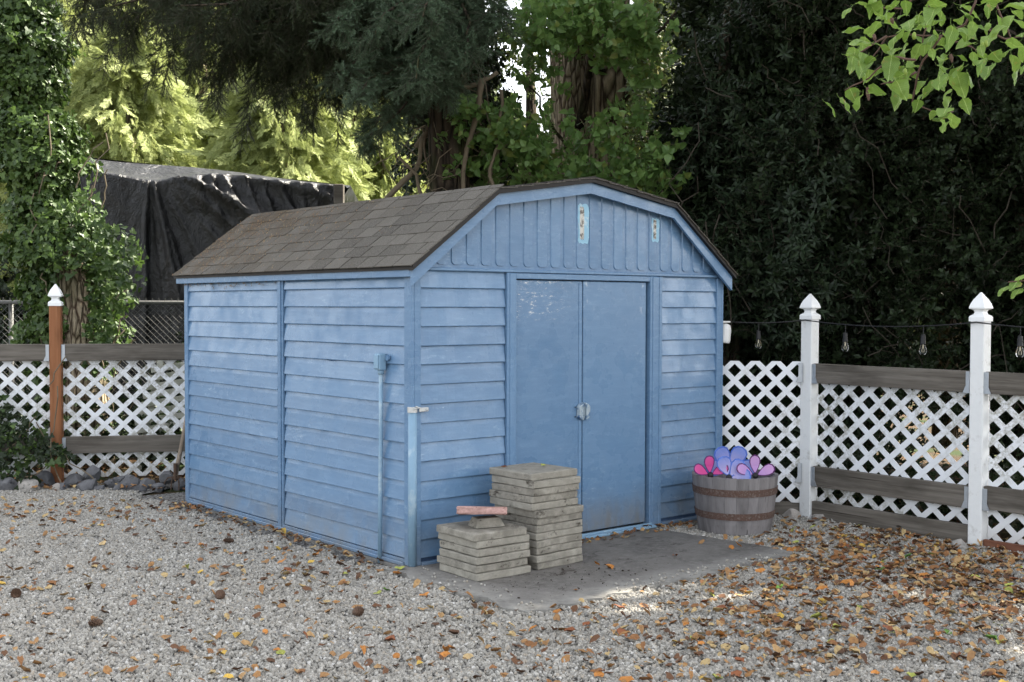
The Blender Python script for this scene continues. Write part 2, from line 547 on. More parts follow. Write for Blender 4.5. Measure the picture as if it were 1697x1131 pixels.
M['litter'] = mk_litter()
LEAFCOL = {'orange': (.46, .19, .045), 'rusty brown': (.24, .085, .035), 'golden yellow': (.55, .36, .07), 'pale tan': (.50, .36, .18), 'yellow-green': (.34, .36, .08), 'green': (.10, .20, .03)}
for k_, c_ in LEAFCOL.items():
    t_ = NT('fallen_leaf_' + k_.replace(' ', '_').replace('-', '_'))
    q = t_.mix(t_.ramp(t_.noise(45, 5, t_.co(rnd=True), .7), .5, .72), t_.mix(t_.rand(), tuple(x * .75 for x in c_), tuple(x * 1.12 for x in c_)), tuple(x * .45 for x in c_))
    M['fl_' + k_] = t_.done(q, .65, .3)

# ------------------------------------------------------------------ instancing stuff from small source meshes (foliage, gravel)
_gn = {}


def gn_group(srcs):
    key = tuple(s.name for s in srcs)
    if key in _gn: return _gn[key]
    g = bpy.data.node_groups.new('scatter_' + srcs[0].name, 'GeometryNodeTree')
    g.interface.new_socket('Geometry', in_out='INPUT', socket_type='NodeSocketGeometry')
    g.interface.new_socket('Geometry', in_out='OUTPUT', socket_type='NodeSocketGeometry')
    gi, go = g.nodes.new('NodeGroupInput'), g.nodes.new('NodeGroupOutput')
    jn = g.nodes.new('GeometryNodeJoinGeometry')

    def attr(nm, ty):
        a = g.nodes.new('GeometryNodeInputNamedAttribute'); a.data_type = ty; a.inputs[0].default_value = nm
        return a.outputs[0]
    rot, scl, idx = attr('rot', 'FLOAT_VECTOR'), attr('scl', 'FLOAT'), attr('pick', 'INT')
    m2p = g.nodes.new('GeometryNodeMeshToPoints')
    g.links.new(gi.outputs[0], m2p.inputs[0])
    for k, s in enumerate(srcs):
        oi = g.nodes.new('GeometryNodeObjectInfo'); oi.inputs[0].default_value = s
        ip = g.nodes.new('GeometryNodeInstanceOnPoints')
        cmp_ = g.nodes.new('FunctionNodeCompare'); cmp_.data_type = 'INT'; cmp_.operation = 'EQUAL'
        ii = [i for i in cmp_.inputs if i.enabled and i.type == 'INT']
        g.links.new(idx, ii[0]); ii[1].default_value = k
        g.links.new(m2p.outputs[0], ip.inputs['Points'])
        g.links.new(cmp_.outputs[0], ip.inputs['Selection'])
        g.links.new(oi.outputs['Geometry'], ip.inputs['Instance'])
        g.links.new(rot, ip.inputs['Rotation']); g.links.new(scl, ip.inputs['Scale'])
        g.links.new(ip.outputs[0], jn.inputs[0])
    g.links.new(jn.outputs[0], go.inputs[0])
    _gn[key] = g
    return g


def euler_for(dirs, spin):
    """Euler angles that turn local +Z to each direction after a spin about it."""
    d = dirs / np.maximum(np.linalg.norm(dirs, axis=1, keepdims=True), 1e-6)
    a = np.arccos(np.clip(d[:, 2], -1, 1)); b = np.arctan2(d[:, 0], -d[:, 1])
    ca, sa, cb, sb, cs, ss = np.cos(a), np.sin(a), np.cos(b), np.sin(b), np.cos(spin), np.sin(spin)
    z = np.zeros_like(a)
    Rz = np.stack([np.stack([cb, -sb, z], 1), np.stack([sb, cb, z], 1), np.stack([z, z, z + 1], 1)], 1)
    Rx = np.stack([np.stack([z + 1, z, z], 1), np.stack([z, ca, -sa], 1), np.stack([z, sa, ca], 1)], 1)
    Rs = np.stack([np.stack([cs, -ss, z], 1), np.stack([ss, cs, z], 1), np.stack([z, z, z + 1], 1)], 1)
    R = Rz @ Rx @ Rs
    return np.stack([np.arctan2(R[:, 2, 1], R[:, 2, 2]), -np.arcsin(np.clip(R[:, 2, 0], -1, 1)), np.arctan2(R[:, 1, 0], R[:, 0, 0])], 1)


def scatter(name, pts, dirs, scl, srcs, parent=None, spin=None, kind='stuff', loc=(0, 0, 0)):
    pts = np.asarray(pts, dtype=np.float32); n = len(pts)
    if spin is None: spin = rng.uniform(0, 2 * PI, n)
    me = bpy.data.meshes.new(name)
    me.vertices.add(n)
    me.vertices.foreach_set('co', pts.ravel())
    e = euler_for(np.asarray(dirs, dtype=float), spin).astype(np.float32)
    me.attributes.new('rot', 'FLOAT_VECTOR', 'POINT').data.foreach_set('vector', e.ravel())
    me.attributes.new('scl', 'FLOAT', 'POINT').data.foreach_set('value', np.broadcast_to(scl, n).astype(np.float32))
    me.attributes.new('pick', 'INT', 'POINT').data.foreach_set('value', rng.integers(0, len(srcs), n).astype(np.int32))
    o = link(name, me, parent, loc)
    for s in srcs:
        for m_ in s.data.materials:
            if m_.name not in me.materials: me.materials.append(m_)
    md = o.modifiers.new('scatter', 'NODES'); md.node_group = gn_group(srcs)
    if kind: o['kind'] = kind
    return o


def source(name, mb, mat, smooth=False):
    return bpy.data.objects.new(name, mb.mesh(name, mat, smooth))


def leaf_shape(L, W, fold=.18, curl=.15, n=4, tip=.6, serr=0.):
    """Leaf in local frame: base at origin, along +Y, face up +Z. Returns verts, faces."""
    vs, fs = [(0, 0, 0)], []
    for i in range(1, n):
        t = i / n
        w = W * .5 * math.sin(PI * t ** tip) ** .8
        if serr: w *= 1 + serr * (1 if i % 2 else -1)
        z = -curl * L * t * t
        vs += [(-w, L * t, z + fold * w), (0, L * t, z), (w, L * t, z + fold * w)]
    vs.append((0, L, -curl * L))
    fs += [(0, 2, 1), (0, 3, 2)]
    for i in range(n - 2):
        a = 1 + 3 * i
        fs += [(a, a + 1, a + 4, a + 3), (a + 1, a + 2, a + 5, a + 4)]
    a = 1 + 3 * (n - 2)
    e = len(vs) - 1
    fs += [(a, a + 1, e), (a + 1, a + 2, e)]
    return vs, fs


def put(mb, vf, Mx, mi=0):
    vs, fs = vf
    mb.add([Mx @ Vector(v) for v in vs], fs, mi)


def rotM(rx, ry, rz, loc=(0, 0, 0), s=1.):
    return Matrix.Translation(loc) @ Euler((rx, ry, rz)).to_matrix().to_4x4() @ Matrix.Scale(s, 4)


def src_sprig(name, mat, nleaf, L, W, stem=.12, spread=1.0, n=3, curl=.15, fold=.2, stemmat=None):
    """Short twig with leaves round it, growing along +Z."""
    mb = MB()
    mb.tube([(0, 0, 0), (.004, .003, stem * .6), (0, 0, stem)], [.0028, .002, .001], 3, False, 1 if stemmat else 0)
    for i in range(nleaf):
        t = .15 + .85 * i / nleaf
        az = i * 2.4 + random.uniform(-.3, .3)
        el = random.uniform(.1, .9) * spread
        s = random.uniform(.7, 1.15)
        put(mb, leaf_shape(L * s, W * s, fold, curl, n), Matrix.Translation((0, 0, stem * t)) @ Euler((el - .2 + .3 * t, random.uniform(-.5, .5), az)).to_matrix().to_4x4())
    return source(name, mb, [mat] + ([stemmat] if stemmat else []))


def src_ivy(name, mat, nleaf, S):
    mb = MB()
    shape = [(0, 0), (.42, -.12), (.50, .30), (.30, .38), (.22, .72), (0, 1.0), (-.22, .72), (-.30, .38), (-.50, .30), (-.42, -.12)]
    for i in range(nleaf):
        c = (random.uniform(-.07, .07), random.uniform(-.07, .07), random.uniform(-.02, .04))
        s = S * random.uniform(.6, 1.15)
        Mx = Matrix.Translation(c) @ Euler((random.uniform(-.7, .5), random.uniform(-.6, .6), random.uniform(0, 2 * PI))).to_matrix().to_4x4()
        vs = [Mx @ Vector((x * s, y * s, .22 * abs(x) * s - .12 * y * y * s)) for x, y in shape]
        b = Mx @ Vector((0, .36 * s, -.03 * s))
        mb.add(vs + [b], [(k, (k + 1) % 10, 10) for k in range(10)])
    return source(name, mb, mat)


def src_spruce(name, mat, L=.26):
    mb = MB()

    def shoot(p0, d, ln, dens):
        p0, d = Vector(p0), Vector(d).normalized()
        sag = Vector((0, 0, 0))
        pts = [p0 + d * ln * t for t in (0, .5, 1)]
        mb.tube(pts, [.003, .0022, .001], 3, False, 1)
        a = d.orthogonal().normalized(); b = d.cross(a)
        n = int(ln * dens)
        for i in range(n):
            t = (i + random.random()) / n
            w = random.uniform(0, 2 * PI)
            o = a * math.cos(w) + b * math.sin(w)
            dr = (o * .85 + d * .65).normalized() * random.uniform(.020, .030)
            q = p0 + d * ln * t
            sd_ = dr.cross(d).normalized() * .0017
            mb.add([q - sd_, q + sd_, q + dr], [(0, 1, 2)])
    shoot((0, 0, 0), (0, 0, 1), L, 560)
    for k in range(4):
        w = random.choice((0, PI)) + random.uniform(-.4, .4)
        t = .15 + .18 * k
        shoot((0, 0, L * t), (math.cos(w) * .7, math.sin(w) * .35, .75), L * (.62 - .09 * k), 520)
    return source(name, mb, [mat, M['twig_dark']])


def src_cedar(name, mat, L=.24):
    mb = MB()

    def strip(p, d, ln, w, depth):
        p, d = Vector(p), Vector(d).normalized()
        side = d.cross(Vector((0, 1, 0))).normalized() * w
        tip = p + d * ln
        mb.add([p - side, p + side, tip + side * .3, tip - side * .3], [(0, 1, 2, 3)])
        if depth:
            for k in range(6 if depth == 2 else 4):
                t = .12 + .8 * k / (6 if depth == 2 else 4)
                for sg in (-1, 1):
                    nd = (d + Vector((sg * d.z, random.uniform(-.35, .35), -sg * d.x)) * random.uniform(.5, .85)).normalized()
                    strip(p + d * ln * t, nd, ln * (.42 - .22 * t), w * .8, depth - 1)
    strip((0, 0, 0), (0, 0, 1), L, .0058, 2)
    return source(name, mb, mat)


S_IVY = [src_ivy('ivy_tuft', M['ivy'], 9, .055) for _ in range(3)]
S_IVYD = [src_ivy('dark_ivy_tuft', M['ivy_dark'], 9, .05) for _ in range(2)]
S_SPR = [src_spruce('spruce_shoot', M['spruce']) for _ in range(3)]
S_SPRB = [src_spruce('blue_spruce_shoot', M['spruce_blue']) for _ in range(3)]
S_CED = [src_cedar('cedar_frond', M['cedar']) for _ in range(3)]
S_BRD = [src_sprig('broad_sprig', M['broad'], 6, .085, .062, .16, 1.0, 4, .2, .18, M['twig']) for _ in range(3)]
S_MID = [src_sprig('mid_sprig', M['mid_leaf'], 11, .06, .038, .2, 1.1, 3, .2, .18, M['twig_dark']) for _ in range(3)]
S_YEL = [src_sprig('far_sprig', M['yellow_leaf'], 13, .065, .045, .25, 1.2) for _ in range(2)]
S_HOL = [src_sprig('evergreen_sprig', M['holly'], 14, .052, .029, .15, 1.2, 3, .18, .25, M['twig_dark']) for _ in range(3)]
S_HOL2 = [src_sprig('bluegreen_sprig', M['holly2'], 13, .075, .024, .18, 1.1, 3, .35, .2, M['twig_dark']) for _ in range(3)]


def src_mass(name, mat, n, R, L, W):
    """Loose ball of leaves for crowns high above the frame."""
    mb = MB()
    for i in range(n):
        d = Vector([random.gauss(0, 1) for _ in range(3)]).normalized() * R * random.random() ** .4
        put(mb, leaf_shape(L, W, .2, .1, 2), rotM(random.uniform(0, 6), random.uniform(0, 6), random.uniform(0, 6), d, random.uniform(.7, 1.3)))
    return source(name, mb, mat)


S_MASSD = [src_mass('evergreen_mass', M['holly'], 130, .32, .08, .045) for _ in range(2)]
S_MASSM = [src_mass('leafy_mass', M['mid_leaf'], 50, .32, .14, .10) for _ in range(2)]

# light shafts: places the sun reaches in the photograph; crowns keep clear of the way to the sun
SH = []


def shaft(p, r): SH.append((np.array(p, float), r))


def open_shafts(pts, start=.9, extra=0.):
    keep = np.ones(len(pts), bool)
    s = np.array(SUN)
    for c, r in SH:
        q = pts - c
        a = q @ s
        keep &= ~((a > start) & (np.linalg.norm(q - a[:, None] * s, axis=1) < r + extra))
    return keep


for z_ in np.arange(1.2, 6.6, .45): shaft((-3.75, 10.3, z_), .55)
for x_ in np.arange(-6.5, .5, .9):
    for z_ in (2.2, 3.3, 4.4, 5.5, 6.6): shaft((x_, 16.2, z_), .8)
for x_ in (-2.4, -1.2, 0., 1.2, 2.4):
    for z_ in (2., 3.2, 4.6): shaft((x_, 19.3, z_), .8)
PADL = P(1010, 985, 5.85)
shaft((.35, 5.66, 0), .16); shaft((.60, 5.74, 0), .16); shaft((.86, 5.92, 0), .14)
shaft((2.02, 6.05, 0), .0)
shaft((-2.3, 4.7, 0), .02)
shaft((-.05, 6.6, 1.35), .03)


def blob(c, R, n, clumps=14, cr=.38, shell=.45, up=.25, squash=1.):
    """Foliage points: clumps inside an ellipsoid, each a shell of outward growing sprigs."""
    c, R = np.array(c, float), np.array(R, float)
    d = rng.normal(size=(clumps, 3)); d /= np.linalg.norm(d, axis=1, keepdims=True)
    cc = c + d * R * (rng.random((clumps, 1)) ** .5) * .8
    k = rng.integers(0, clumps, n)
    e = rng.normal(size=(n, 3)); e /= np.linalg.norm(e, axis=1, keepdims=True)
    rr = (shell + (1 - shell) * rng.random((n, 1))) * cr * (.6 + .8 * rng.random((clumps, 1)))[k]
    p = cc[k] + e * R * rr
    dr = e + rng.normal(size=(n, 3)) * .45 + np.array([0, 0, up])
    return p, dr


def crown(name, parts, srcs, parent, s=(.8, 1.3), cull=True, loc=(0, 0, 0), zmin=.05, extra=.08, drop=None):
    P_, D_ = [], []
    for a in parts:
        p, d = blob(*a[:-1], **a[-1]) if isinstance(a[-1], dict) else blob(*a)
        P_.append(p); D_.append(d)
    P_ = np.concatenate(P_); D_ = np.concatenate(D_)
    k = P_[:, 2] > zmin
    if drop:
        f = np.sin(P_[:, 0] * 4.1 + 1.7 * np.sin(P_[:, 2] * 2.3)) + np.sin(P_[:, 2] * 4.7 + 1.3 * np.sin(P_[:, 0] * 3.1)) + .8 * np.sin(P_[:, 0] * 9.3 - P_[:, 2] * 7.1) + rng.normal(size=len(P_)) * .35
        k &= f > drop
    if cull: k &= open_shafts(P_, extra=extra)
    P_, D_ = P_[k], D_[k]
    return scatter(name, P_ - np.array(loc), D_, rng.uniform(s[0], s[1], len(P_)), srcs, parent)


def wander(p0, p1, n=6, amp=.1, sag=0.):
    p0, p1 = Vector(p0), Vector(p1)
    L = (p1 - p0).length
    out = []
    o = Vector((0, 0, 0))
    for i in range(n + 1):
        t = i / n
        if 0 < i < n: o = o * .6 + Vector([random.gauss(0, amp * L * .3) for _ in range(3)])
        else: o = Vector((0, 0, 0))
        out.append(p0.lerp(p1, t) + o + Vector((0, 0, -sag * L * 4 * t * (1 - t))))
    return out


# ------------------------------------------------------------------ setting: ground
def grid_mesh(name, x0, x1, y0, y1, z, mat, nx=1, ny=1, amp=0., hole=None):
    mb = MB()
    for j in range(ny + 1):
        for i in range(nx + 1):
            x, y = x0 + (x1 - x0) * i / nx, y0 + (y1 - y0) * j / ny
            mb.v.append((x, y, z + (amp * (math.sin(x * 3.1 + y) * math.sin(y * 2.3 - x * .7)) if amp else 0)))
    for j in range(ny):
        for i in range(nx):
            a = j * (nx + 1) + i
            mb.f.append((a, a + 1, a + nx + 2, a + nx + 1)); mb.m.append(0)
    return mb.build(name, mat, fix=False)


tag(grid_mesh('ground', -250, 250, -200, 300, -.012, M['soil']), kind='structure')
# gravel yard: bounded by the two fences
th = .70
U = Vector((math.cos(th), math.sin(th), 0))
V = Vector((-math.sin(th), math.cos(th), 0))
O = Vector((-.5502, 6.5305, 0))


def S(u, v, z=0.): return O + U * u + V * v + Vector((0, 0, z))


yard = [(-12, -14), (14, -14), tuple(S(3.03, -9)[:2]), tuple(S(3.03, 3.2)[:2]), tuple(S(-.2, 3.4)[:2]), (-2.6, 9.75), (-3.67, 9.50), (-7, 8.8), (-12, 7.7)]
mb = MB(); mb.add([(x, y, 0) for x, y in yard], [tuple(range(len(yard)))])
tag(mb.build('gravel_yard', M['gravel_base'], fix=False), kind='structure')
# pad
mb = MB()
pad_n = 60
PU0, PU1, PV0 = -.16, 1.98, -1.17
poly = []
for i in range(pad_n): poly.append((PU0 + (PU1 - PU0) * i / pad_n, PV0 + .02 * math.sin(i * 1.3) + random.uniform(-.008, .008)))
for i in range(26): poly.append((PU1 - .14 * (i / 26) + random.uniform(-.01, .01), PV0 + (0 - PV0) * i / 26))
poly += [(PU1 - .14, .05), (PU0, .05)]
for i in range(20): poly.append((PU0 + .03 * math.sin(i) + random.uniform(-.008, .008), .05 + (PV0 - .05) * (i + 1) / 21))
n_ = len(poly)
mb.add([(u, v, .020) for u, v in poly] + [(u, v, -.06) for u, v in poly], [tuple(range(n_))] + [(i, n_ + i, n_ + (i + 1) % n_, (i + 1) % n_) for i in range(n_)])
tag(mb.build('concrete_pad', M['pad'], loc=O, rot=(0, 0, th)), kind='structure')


# gravel pebbles
def src_pebbles(name, n, R):
    mb = MB()
    for i in range(n):
        r = R * math.sqrt(random.random()); w = random.uniform(0, 2 * PI)
        s = random.uniform(.0055, .0115) * (1.35 if random.random() < .12 else 1)
        bm = bmesh.new(); bmesh.ops.create_icosphere(bm, subdivisions=1, radius=1)
        sx, sy, sz = random.uniform(.75, 1.4), random.uniform(.7, 1.1), random.uniform(.5, .85)
        E = Euler([random.uniform(0, 6) for _ in range(3)]).to_matrix() if random.random() < .5 else Euler((random.uniform(-.5, .5), random.uniform(-.5, .5), random.uniform(0, 6))).to_matrix()
        vs = [E @ Vector((v.co.x * sx * random.uniform(.78, 1.2), v.co.y * sy * random.uniform(.78, 1.2), v.co.z * sz * random.uniform(.8, 1.15))) * s + Vector((r * math.cos(w), r * math.sin(w), random.uniform(.0, .008))) for v in bm.verts]
        bm.verts.index_update()
        mb.add(vs, [[v.index for v in f.verts] for f in bm.faces]); bm.free()
    return source(name, mb, M['pebble'])


S_PEB = [src_pebbles('pebble_handful', 34, .06) for _ in range(5)]
gx, gy = np.meshgrid(np.arange(-5.6, 5.2, .062), np.arange(3.6, 10.4, .062))
g = np.stack([gx.ravel(), gy.ravel()], 1) + rng.uniform(-.03, .03, (gx.size, 2))


def to_uv(xy):
    r = np.asarray(xy) - np.array(O[:2])
    return r @ np.array(U[:2]), r @ np.array(V[:2])


def in_poly(xy, poly):
    x, y = xy[:, 0], xy[:, 1]; ins = np.zeros(len(x), bool); j = len(poly) - 1
    for i in range(len(poly)):
        xi, yi = poly[i]; xj, yj = poly[j]
        ins ^= ((yi > y) != (yj > y)) & (x < (xj - xi) * (y - yi) / (yj - yi + 1e-12) + xi); j = i
    return ins


u_, v_ = to_uv(g)
k = in_poly(g, yard) & (np.abs(g[:, 0]) < g[:, 1] * .47 + .3)
k &= ~((u_ > -.02) & (u_ < 2.6) & (v_ > -.02) & (v_ < 2.86))
edge = .05 * np.sin(u_ * 5) + .03 * np.sin(v_ * 11)
k &= ~((u_ > PU0 + .03 + edge) & (u_ < PU1 - .10 + edge + .1 * v_) & (v_ > PV0 + .03 + edge))
g = g[k]
gd = np.tile([0, 0, 1.], (len(g), 1)) + rng.normal(size=(len(g), 3)) * .05
tag(scatter('gravel', np.c_[g, np.full(len(g), .001)], gd, rng.uniform(.85, 1.15, len(g)), S_PEB), kind='stuff')
# stray pebbles on the pad edges and beside the shed
q_ = rng.uniform(0, 1, (130, 2))
sp = []
for a, b in q_:
    uu, vv = (PU0 + .05 + a * 1.9, PV0 + .02 + .12 * b * b) if a > .3 else (PU0 + .2 * b, -1.1 + a * 3.4)
    sp.append(S(uu, vv, .022))
mb1 = MB()
for p_ in sp:
    Mx = rotM(random.uniform(0, 6), random.uniform(0, 6), 0, p_ + Vector((0, 0, .003)), random.uniform(.004, .009))
    bm = bmesh.new(); bmesh.ops.create_icosphere(bm, subdivisions=1, radius=1); bm.verts.index_update()
    mb1.add([Mx @ (v.co * random.uniform(.8, 1.1)) for v in bm.verts], [[v.index for v in f.verts] for f in bm.faces]); bm.free()
tag(mb1.build('stray_gravel', M['pebble'], fix=False), kind='stuff')

# ------------------------------------------------------------------ the shed
W_, L_, H_ = 2.583, 2.834, 1.65
CX = W_ / 2
shed = empty('garden_shed', O, th)
tag(shed, 'faded blue metal shed with gambrel shingle roof and double doors on the gravel', 'shed')
BP = .1075


def board_mesh(name, length, h=BP):
    """Clapboard running along +X from 0, front towards -Y, bottom lip proud."""
    mb = MB()
    prof = [(.0, h), (-.0015, h), (-.0070, h * .72), (-.0105, h * .45), (-.0155, h * .10), (-.0168, h * .02), (-.0162, -.001), (-.007, -.0035), (0, -.0035)]
    n = 10
    vs, fs = [], []
    for i in range(n + 1):
        x = length * i / n
        wv = random.uniform(-.0018, .0018) if 0 < i < n else 0
        for (y, z) in prof: vs.append((x, y + (wv if y < -.001 else 0), z))
    m = len(prof)
    for i in range(n):
        for j in range(m - 1): fs.append((i * m + j, i * m + j + 1, (i + 1) * m + j + 1, (i + 1) * m + j))
    fs += [tuple(range(m)), tuple(range(n * m + m - 1, n * m - 1, -1))]
    mb.add(vs, fs)
    return mb


def wall(name, mat_wall, x0, x1, parent, M4, sections, label=None):
    """Backing sheet (part) with clapboards (sub-parts) over each section."""
    mb = MB(); mb.box(x0, x1, .0, .02, .02, H_)
    w = mb.build(name, M['inner'], parent)
    w.matrix_local = M4
    meshes = {}
    for (a, b) in sections:
        vari = [board_mesh('siding_board', b - a).mesh('siding_board', M['paint'], False, True) for _ in range(3)]
        for r in range(15):
            z = 1.56 - r * BP
            o = link('siding_board', vari[r % 3], w, (a, 0, z), (random.uniform(-.012, .012), 0, 0))
            if r % 5 == 4: o.location.z += .004; o.rotation_euler.x = -.02
    return w


front = wall('front_wall', M['inner'], .03, .66, shed, Matrix.Identity(4), [(.045, .655)])
front2 = wall('front_wall', M['inner'], 1.985, W_ - .03, shed, Matrix.Identity(4), [(1.99, W_ - .045)])
# side wall towards the camera's left: local x runs from the back (0) to the front corner
sideM = Matrix.Translation((0, L_, 0)) @ Matrix.Rotation(-PI / 2, 4, 'Z')
side = wall('side_wall', M['inner'], .03, L_ - .03, shed, sideM, [(.045, L_ - 1.475), (L_ - 1.385, L_ - .045)])
mb = MB(); mb.box(W_ - .02, W_, .03, L_ - .03, .02, H_)
r_wall = mb.build('side_wall', M['paint'], shed)
mb = MB(); mb.box(.02, W_ - .02, L_ - .02, L_, .02, H_)
mb.build('back_wall', M['paint'], shed)
# mid batten on the side, corner posts, base rails
mb = MB()
mb.chbox(-.022, .0, 1.395, 1.465, .03, H_ - .02, .004); mb.chbox(-.030, -.022, 1.412, 1.448, .03, H_ - .02, .003)
mb.build('wall_batten', M['paint'], shed)


def corner(u, v, su, sv):
    mb = MB()
    mb.chbox(min(u, u + su * .045), max(u, u + su * .045), v - sv * .024 if sv > 0 else v, v if sv > 0 else v + .024, .02, H_, .003)
    mb.chbox(u - .022 if su > 0 else u, u if su > 0 else u + .022, min(v - sv * .024, v + sv * .045), max(v - sv * .024, v + sv * .045), .02, H_, .003)
    return mb.build('corner_trim', M['paint'], shed)


corner(0, 0, 1, 1); corner(W_, 0, -1, 1)
mb = MB(); mb.chbox(-.022, .03, L_ - .045, L_ + .01, .02, H_, .003); mb.build('corner_trim', M['paint'], shed)
# base rails sit on a thin concrete footing
mb = MB(); mb.box(-.045, W_ + .04, -.05, L_ + .04, -.04, .014); mb.build('footing', M['pad'], shed)
mb = MB(); mb.chbox(-.034, -.002, .045, L_ - .05, .016, .036, .003); mb.chbox(-.020, -.002, .045, L_ - .05, .036, .052, .002); mb.build('base_rail', M['paint'], shed)
mb = MB()
mb.chbox(.047, .66, -.034, -.001, .016, .036, .003); mb.build('base_rail', M['paint'], shed)
mb = MB(); mb.chbox(1.99, W_ - .047, -.034, -.001, .016, .036, .003)
mb.build('base_rail', M['paint'], shed)
# door frame
for (a, b) in ((.66, .732), (1.872, 1.985)):
    mb = MB(); mb.chbox(a, b, -.028, .03, .018, 1.652, .004)
    mb.chbox(a + .018, b - .02, -.033, -.026, .03, 1.65, .003)
    if b > 1.5: mb.chbox(b - .038, b - .012, -.037, -.033, .03, 1.65, .002)
    mb.build('door_jamb', M['paint'], shed)
mb = MB(); mb.chbox(.732, 1.872, -.024, .03, 1.618, 1.652, .003); mb.build('door_header', M['paint'], shed)
mb = MB(); mb.chbox(.735, 1.90, -.075, .03, .018, .036, .004); mb.chbox(.735, 1.88, -.045, -.036, .036, .048, .002); mb.build('door_sill', M['cyan_pipe'], shed)
mb = MB(); mb.box(.74, 1.87, .028, .034, .03, 1.63); mb.build('door_backing', M['black'], shed)


def door(a, b, y):
    mb = MB()
    mb.chbox(a, b, y, y + .024, .052, 1.612, .004, cuts=3)
    # pressed-in seam near the top edge and a folded stile
    return mb.build('door', M['door'], shed)


dl = door(.737, 1.283, -.004)
dr = door(1.2895, 1.851, -.008)
mb = MB(); mb.chbox(1.253, 1.280, -.008, -.004, .06, 1.60, .002); mb.build('door_stile', M['door'], dl)
# latch: two folded half cups meeting at the seam
for sgn, dd, xx in ((-1, dl, 1.2835), (1, dr, 1.2885)):
    mb = MB()
    pl = [(0, -.056), (.026 * sgn, -.052), (.048 * sgn, -.034), (.048 * sgn, .034), (.026 * sgn, .052), (0, .056)]
    mb.prism([(xx + 0 + x, .806 + z) for x, z in pl], -.010, -.030, .006)
    mb.chbox(min(xx + sgn * .006, xx + sgn * .012), max(xx + sgn * .006, xx + sgn * .012), -.036, -.03, .765, .845, .002)
    mb.build('door_handle', M['latch'], dd)
for z in (.775, .835):
    mb = MB(); mb.lathe([(.004, 0), (.004, .003), (.002, .005)], 8, M=Matrix.Translation((1.222, -.0085, z)) @ Matrix.Rotation(PI / 2, 4, 'X')); mb.build('rivet', M['black'], dl)


# gable
def roof_z(u, off=0.):
    """Underside line of the roof, symmetric gambrel."""
    a = abs(u - CX)
    kn = CX - .54
    if a <= kn: return 2.215 + off - a * (.115 / kn)
    return 2.10 + off - (a - kn) * .745


mb = MB()
n_ = 40
pl = [(i * W_ / n_, roof_z(i * W_ / n_) - .004) for i in range(n_ + 1)]
pl = [(W_, 1.655), (0, 1.655)] + pl
mb.prism(pl, .02, -.006, 0)
gable = mb.build('gable', M['paint'], shed)
mb = MB(); mb.chbox(0.0, W_, -.030, -.006, 1.654, 1.672, .004); mb.build('gable_lip', M['paint'], gable)
mb = MB()
mb.prism([(W_, 1.655), (0, 1.655)] + [(i * W_ / n_, roof_z(i * W_ / n_) - .004) for i in range(n_ + 1)], L_, L_ - .02)
mb.build('back_gable', M['paint'], shed)
PX0 = .155
for i in range(-1, 23):
    a = PX0 + i * .1072; b = a + .082
    if b > W_ - .03: b = W_ - .03
    zb = 1.69
    r = .026
    pl = []
    for k_ in range(7):
        w = PI + PI / 2 * k_ / 6; pl.append((a + r + r * math.cos(w), zb + r + r * math.sin(w)))
    for k_ in range(7):
        w = 1.5 * PI + PI / 2 * k_ / 6; pl.append((b - r + r * math.cos(w), zb + r + r * math.sin(w)))
    tops = [(b, roof_z(b) - .03)]
    for q in (CX - (CX - .54), CX, CX + (CX - .54)):
        pass
    mids = [m_ for m_ in (CX + (CX - .54), CX, .54) if a < m_ < b]
    for m_ in mids: tops.append((m_, roof_z(m_) - .03))
    tops.append((a, roof_z(a) - .03))
    tops = [(x, max(z, zb + r + .003)) for x, z in tops]
    if roof_z(a + .04) - .03 < zb + r: continue
    mb = MB(); mb.prism(pl + tops, -.006, -.0125, .0045)
    mb.build('gable_panel', M['paint'], gable)
# peeled paint patches on two gable panels
for (x0, x1, z0, z1, nm) in ((1.238, 1.328, 1.842, 2.085, 0), (1.895, 1.965, 1.880, 2.03, 1)):
    mb = MB(); pts = []
    for i in range(26):
        w = 2 * PI * i / 26
        cx_, cz_ = math.cos(w), math.sin(w)
        sx = max(-1, min(1, cx_ * 1.35)); sz = max(-1, min(1, cz_ * 1.35))
        pts.append(((x0 + x1) / 2 + sx * (x1 - x0) / 2 + random.uniform(-.005, .004), (z0 + z1) / 2 + sz * (z1 - z0) / 2 + random.uniform(-.007, .007)))
    mb.prism(pts, -.0120, -.0142); pt = mb.build('peeled_paint', M['cyan'], gable)
    pts2 = [(x0 + .014 + (p_[0] - x0) * .38, (z0 + z1) / 2 + (p_[1] - (z0 + z1) / 2) * .82 + .004) for p_ in pts]
    mb = MB(); mb.prism(pts2, -.0142, -.0155); mb.build('bare_spot', M['bare'], pt)
# rake boards (blue) and dark drip edge in front of the gable
KN = .54


def rake(name, off0, off1, y0, y1, mat, ext=.045, par=shed):
    line = [(-ext, roof_z(-ext)), (KN, 2.10), (CX, 2.215), (W_ - KN, 2.10), (W_ + ext, roof_z(W_ + ext))]
    for i in range(4):
        (xa, za), (xb, zb) = line[i], line[i + 1]
        if off1 < off0: pass
        top = [(xa, za + off1), (xb, zb + off1)]
        k2 = .026 if name == 'rake_board' else 0
        bot = [(xb, zb + off0 - (k2 if i == 3 else 0)), (xa, za + off0 - (k2 if i == 0 else 0))]
        mb = MB(); mb.prism([bot[1], bot[0], top[1], top[0]], y0, y1 + random.uniform(-.0005, .0005), .0)
        mb.build(name, mat, par)


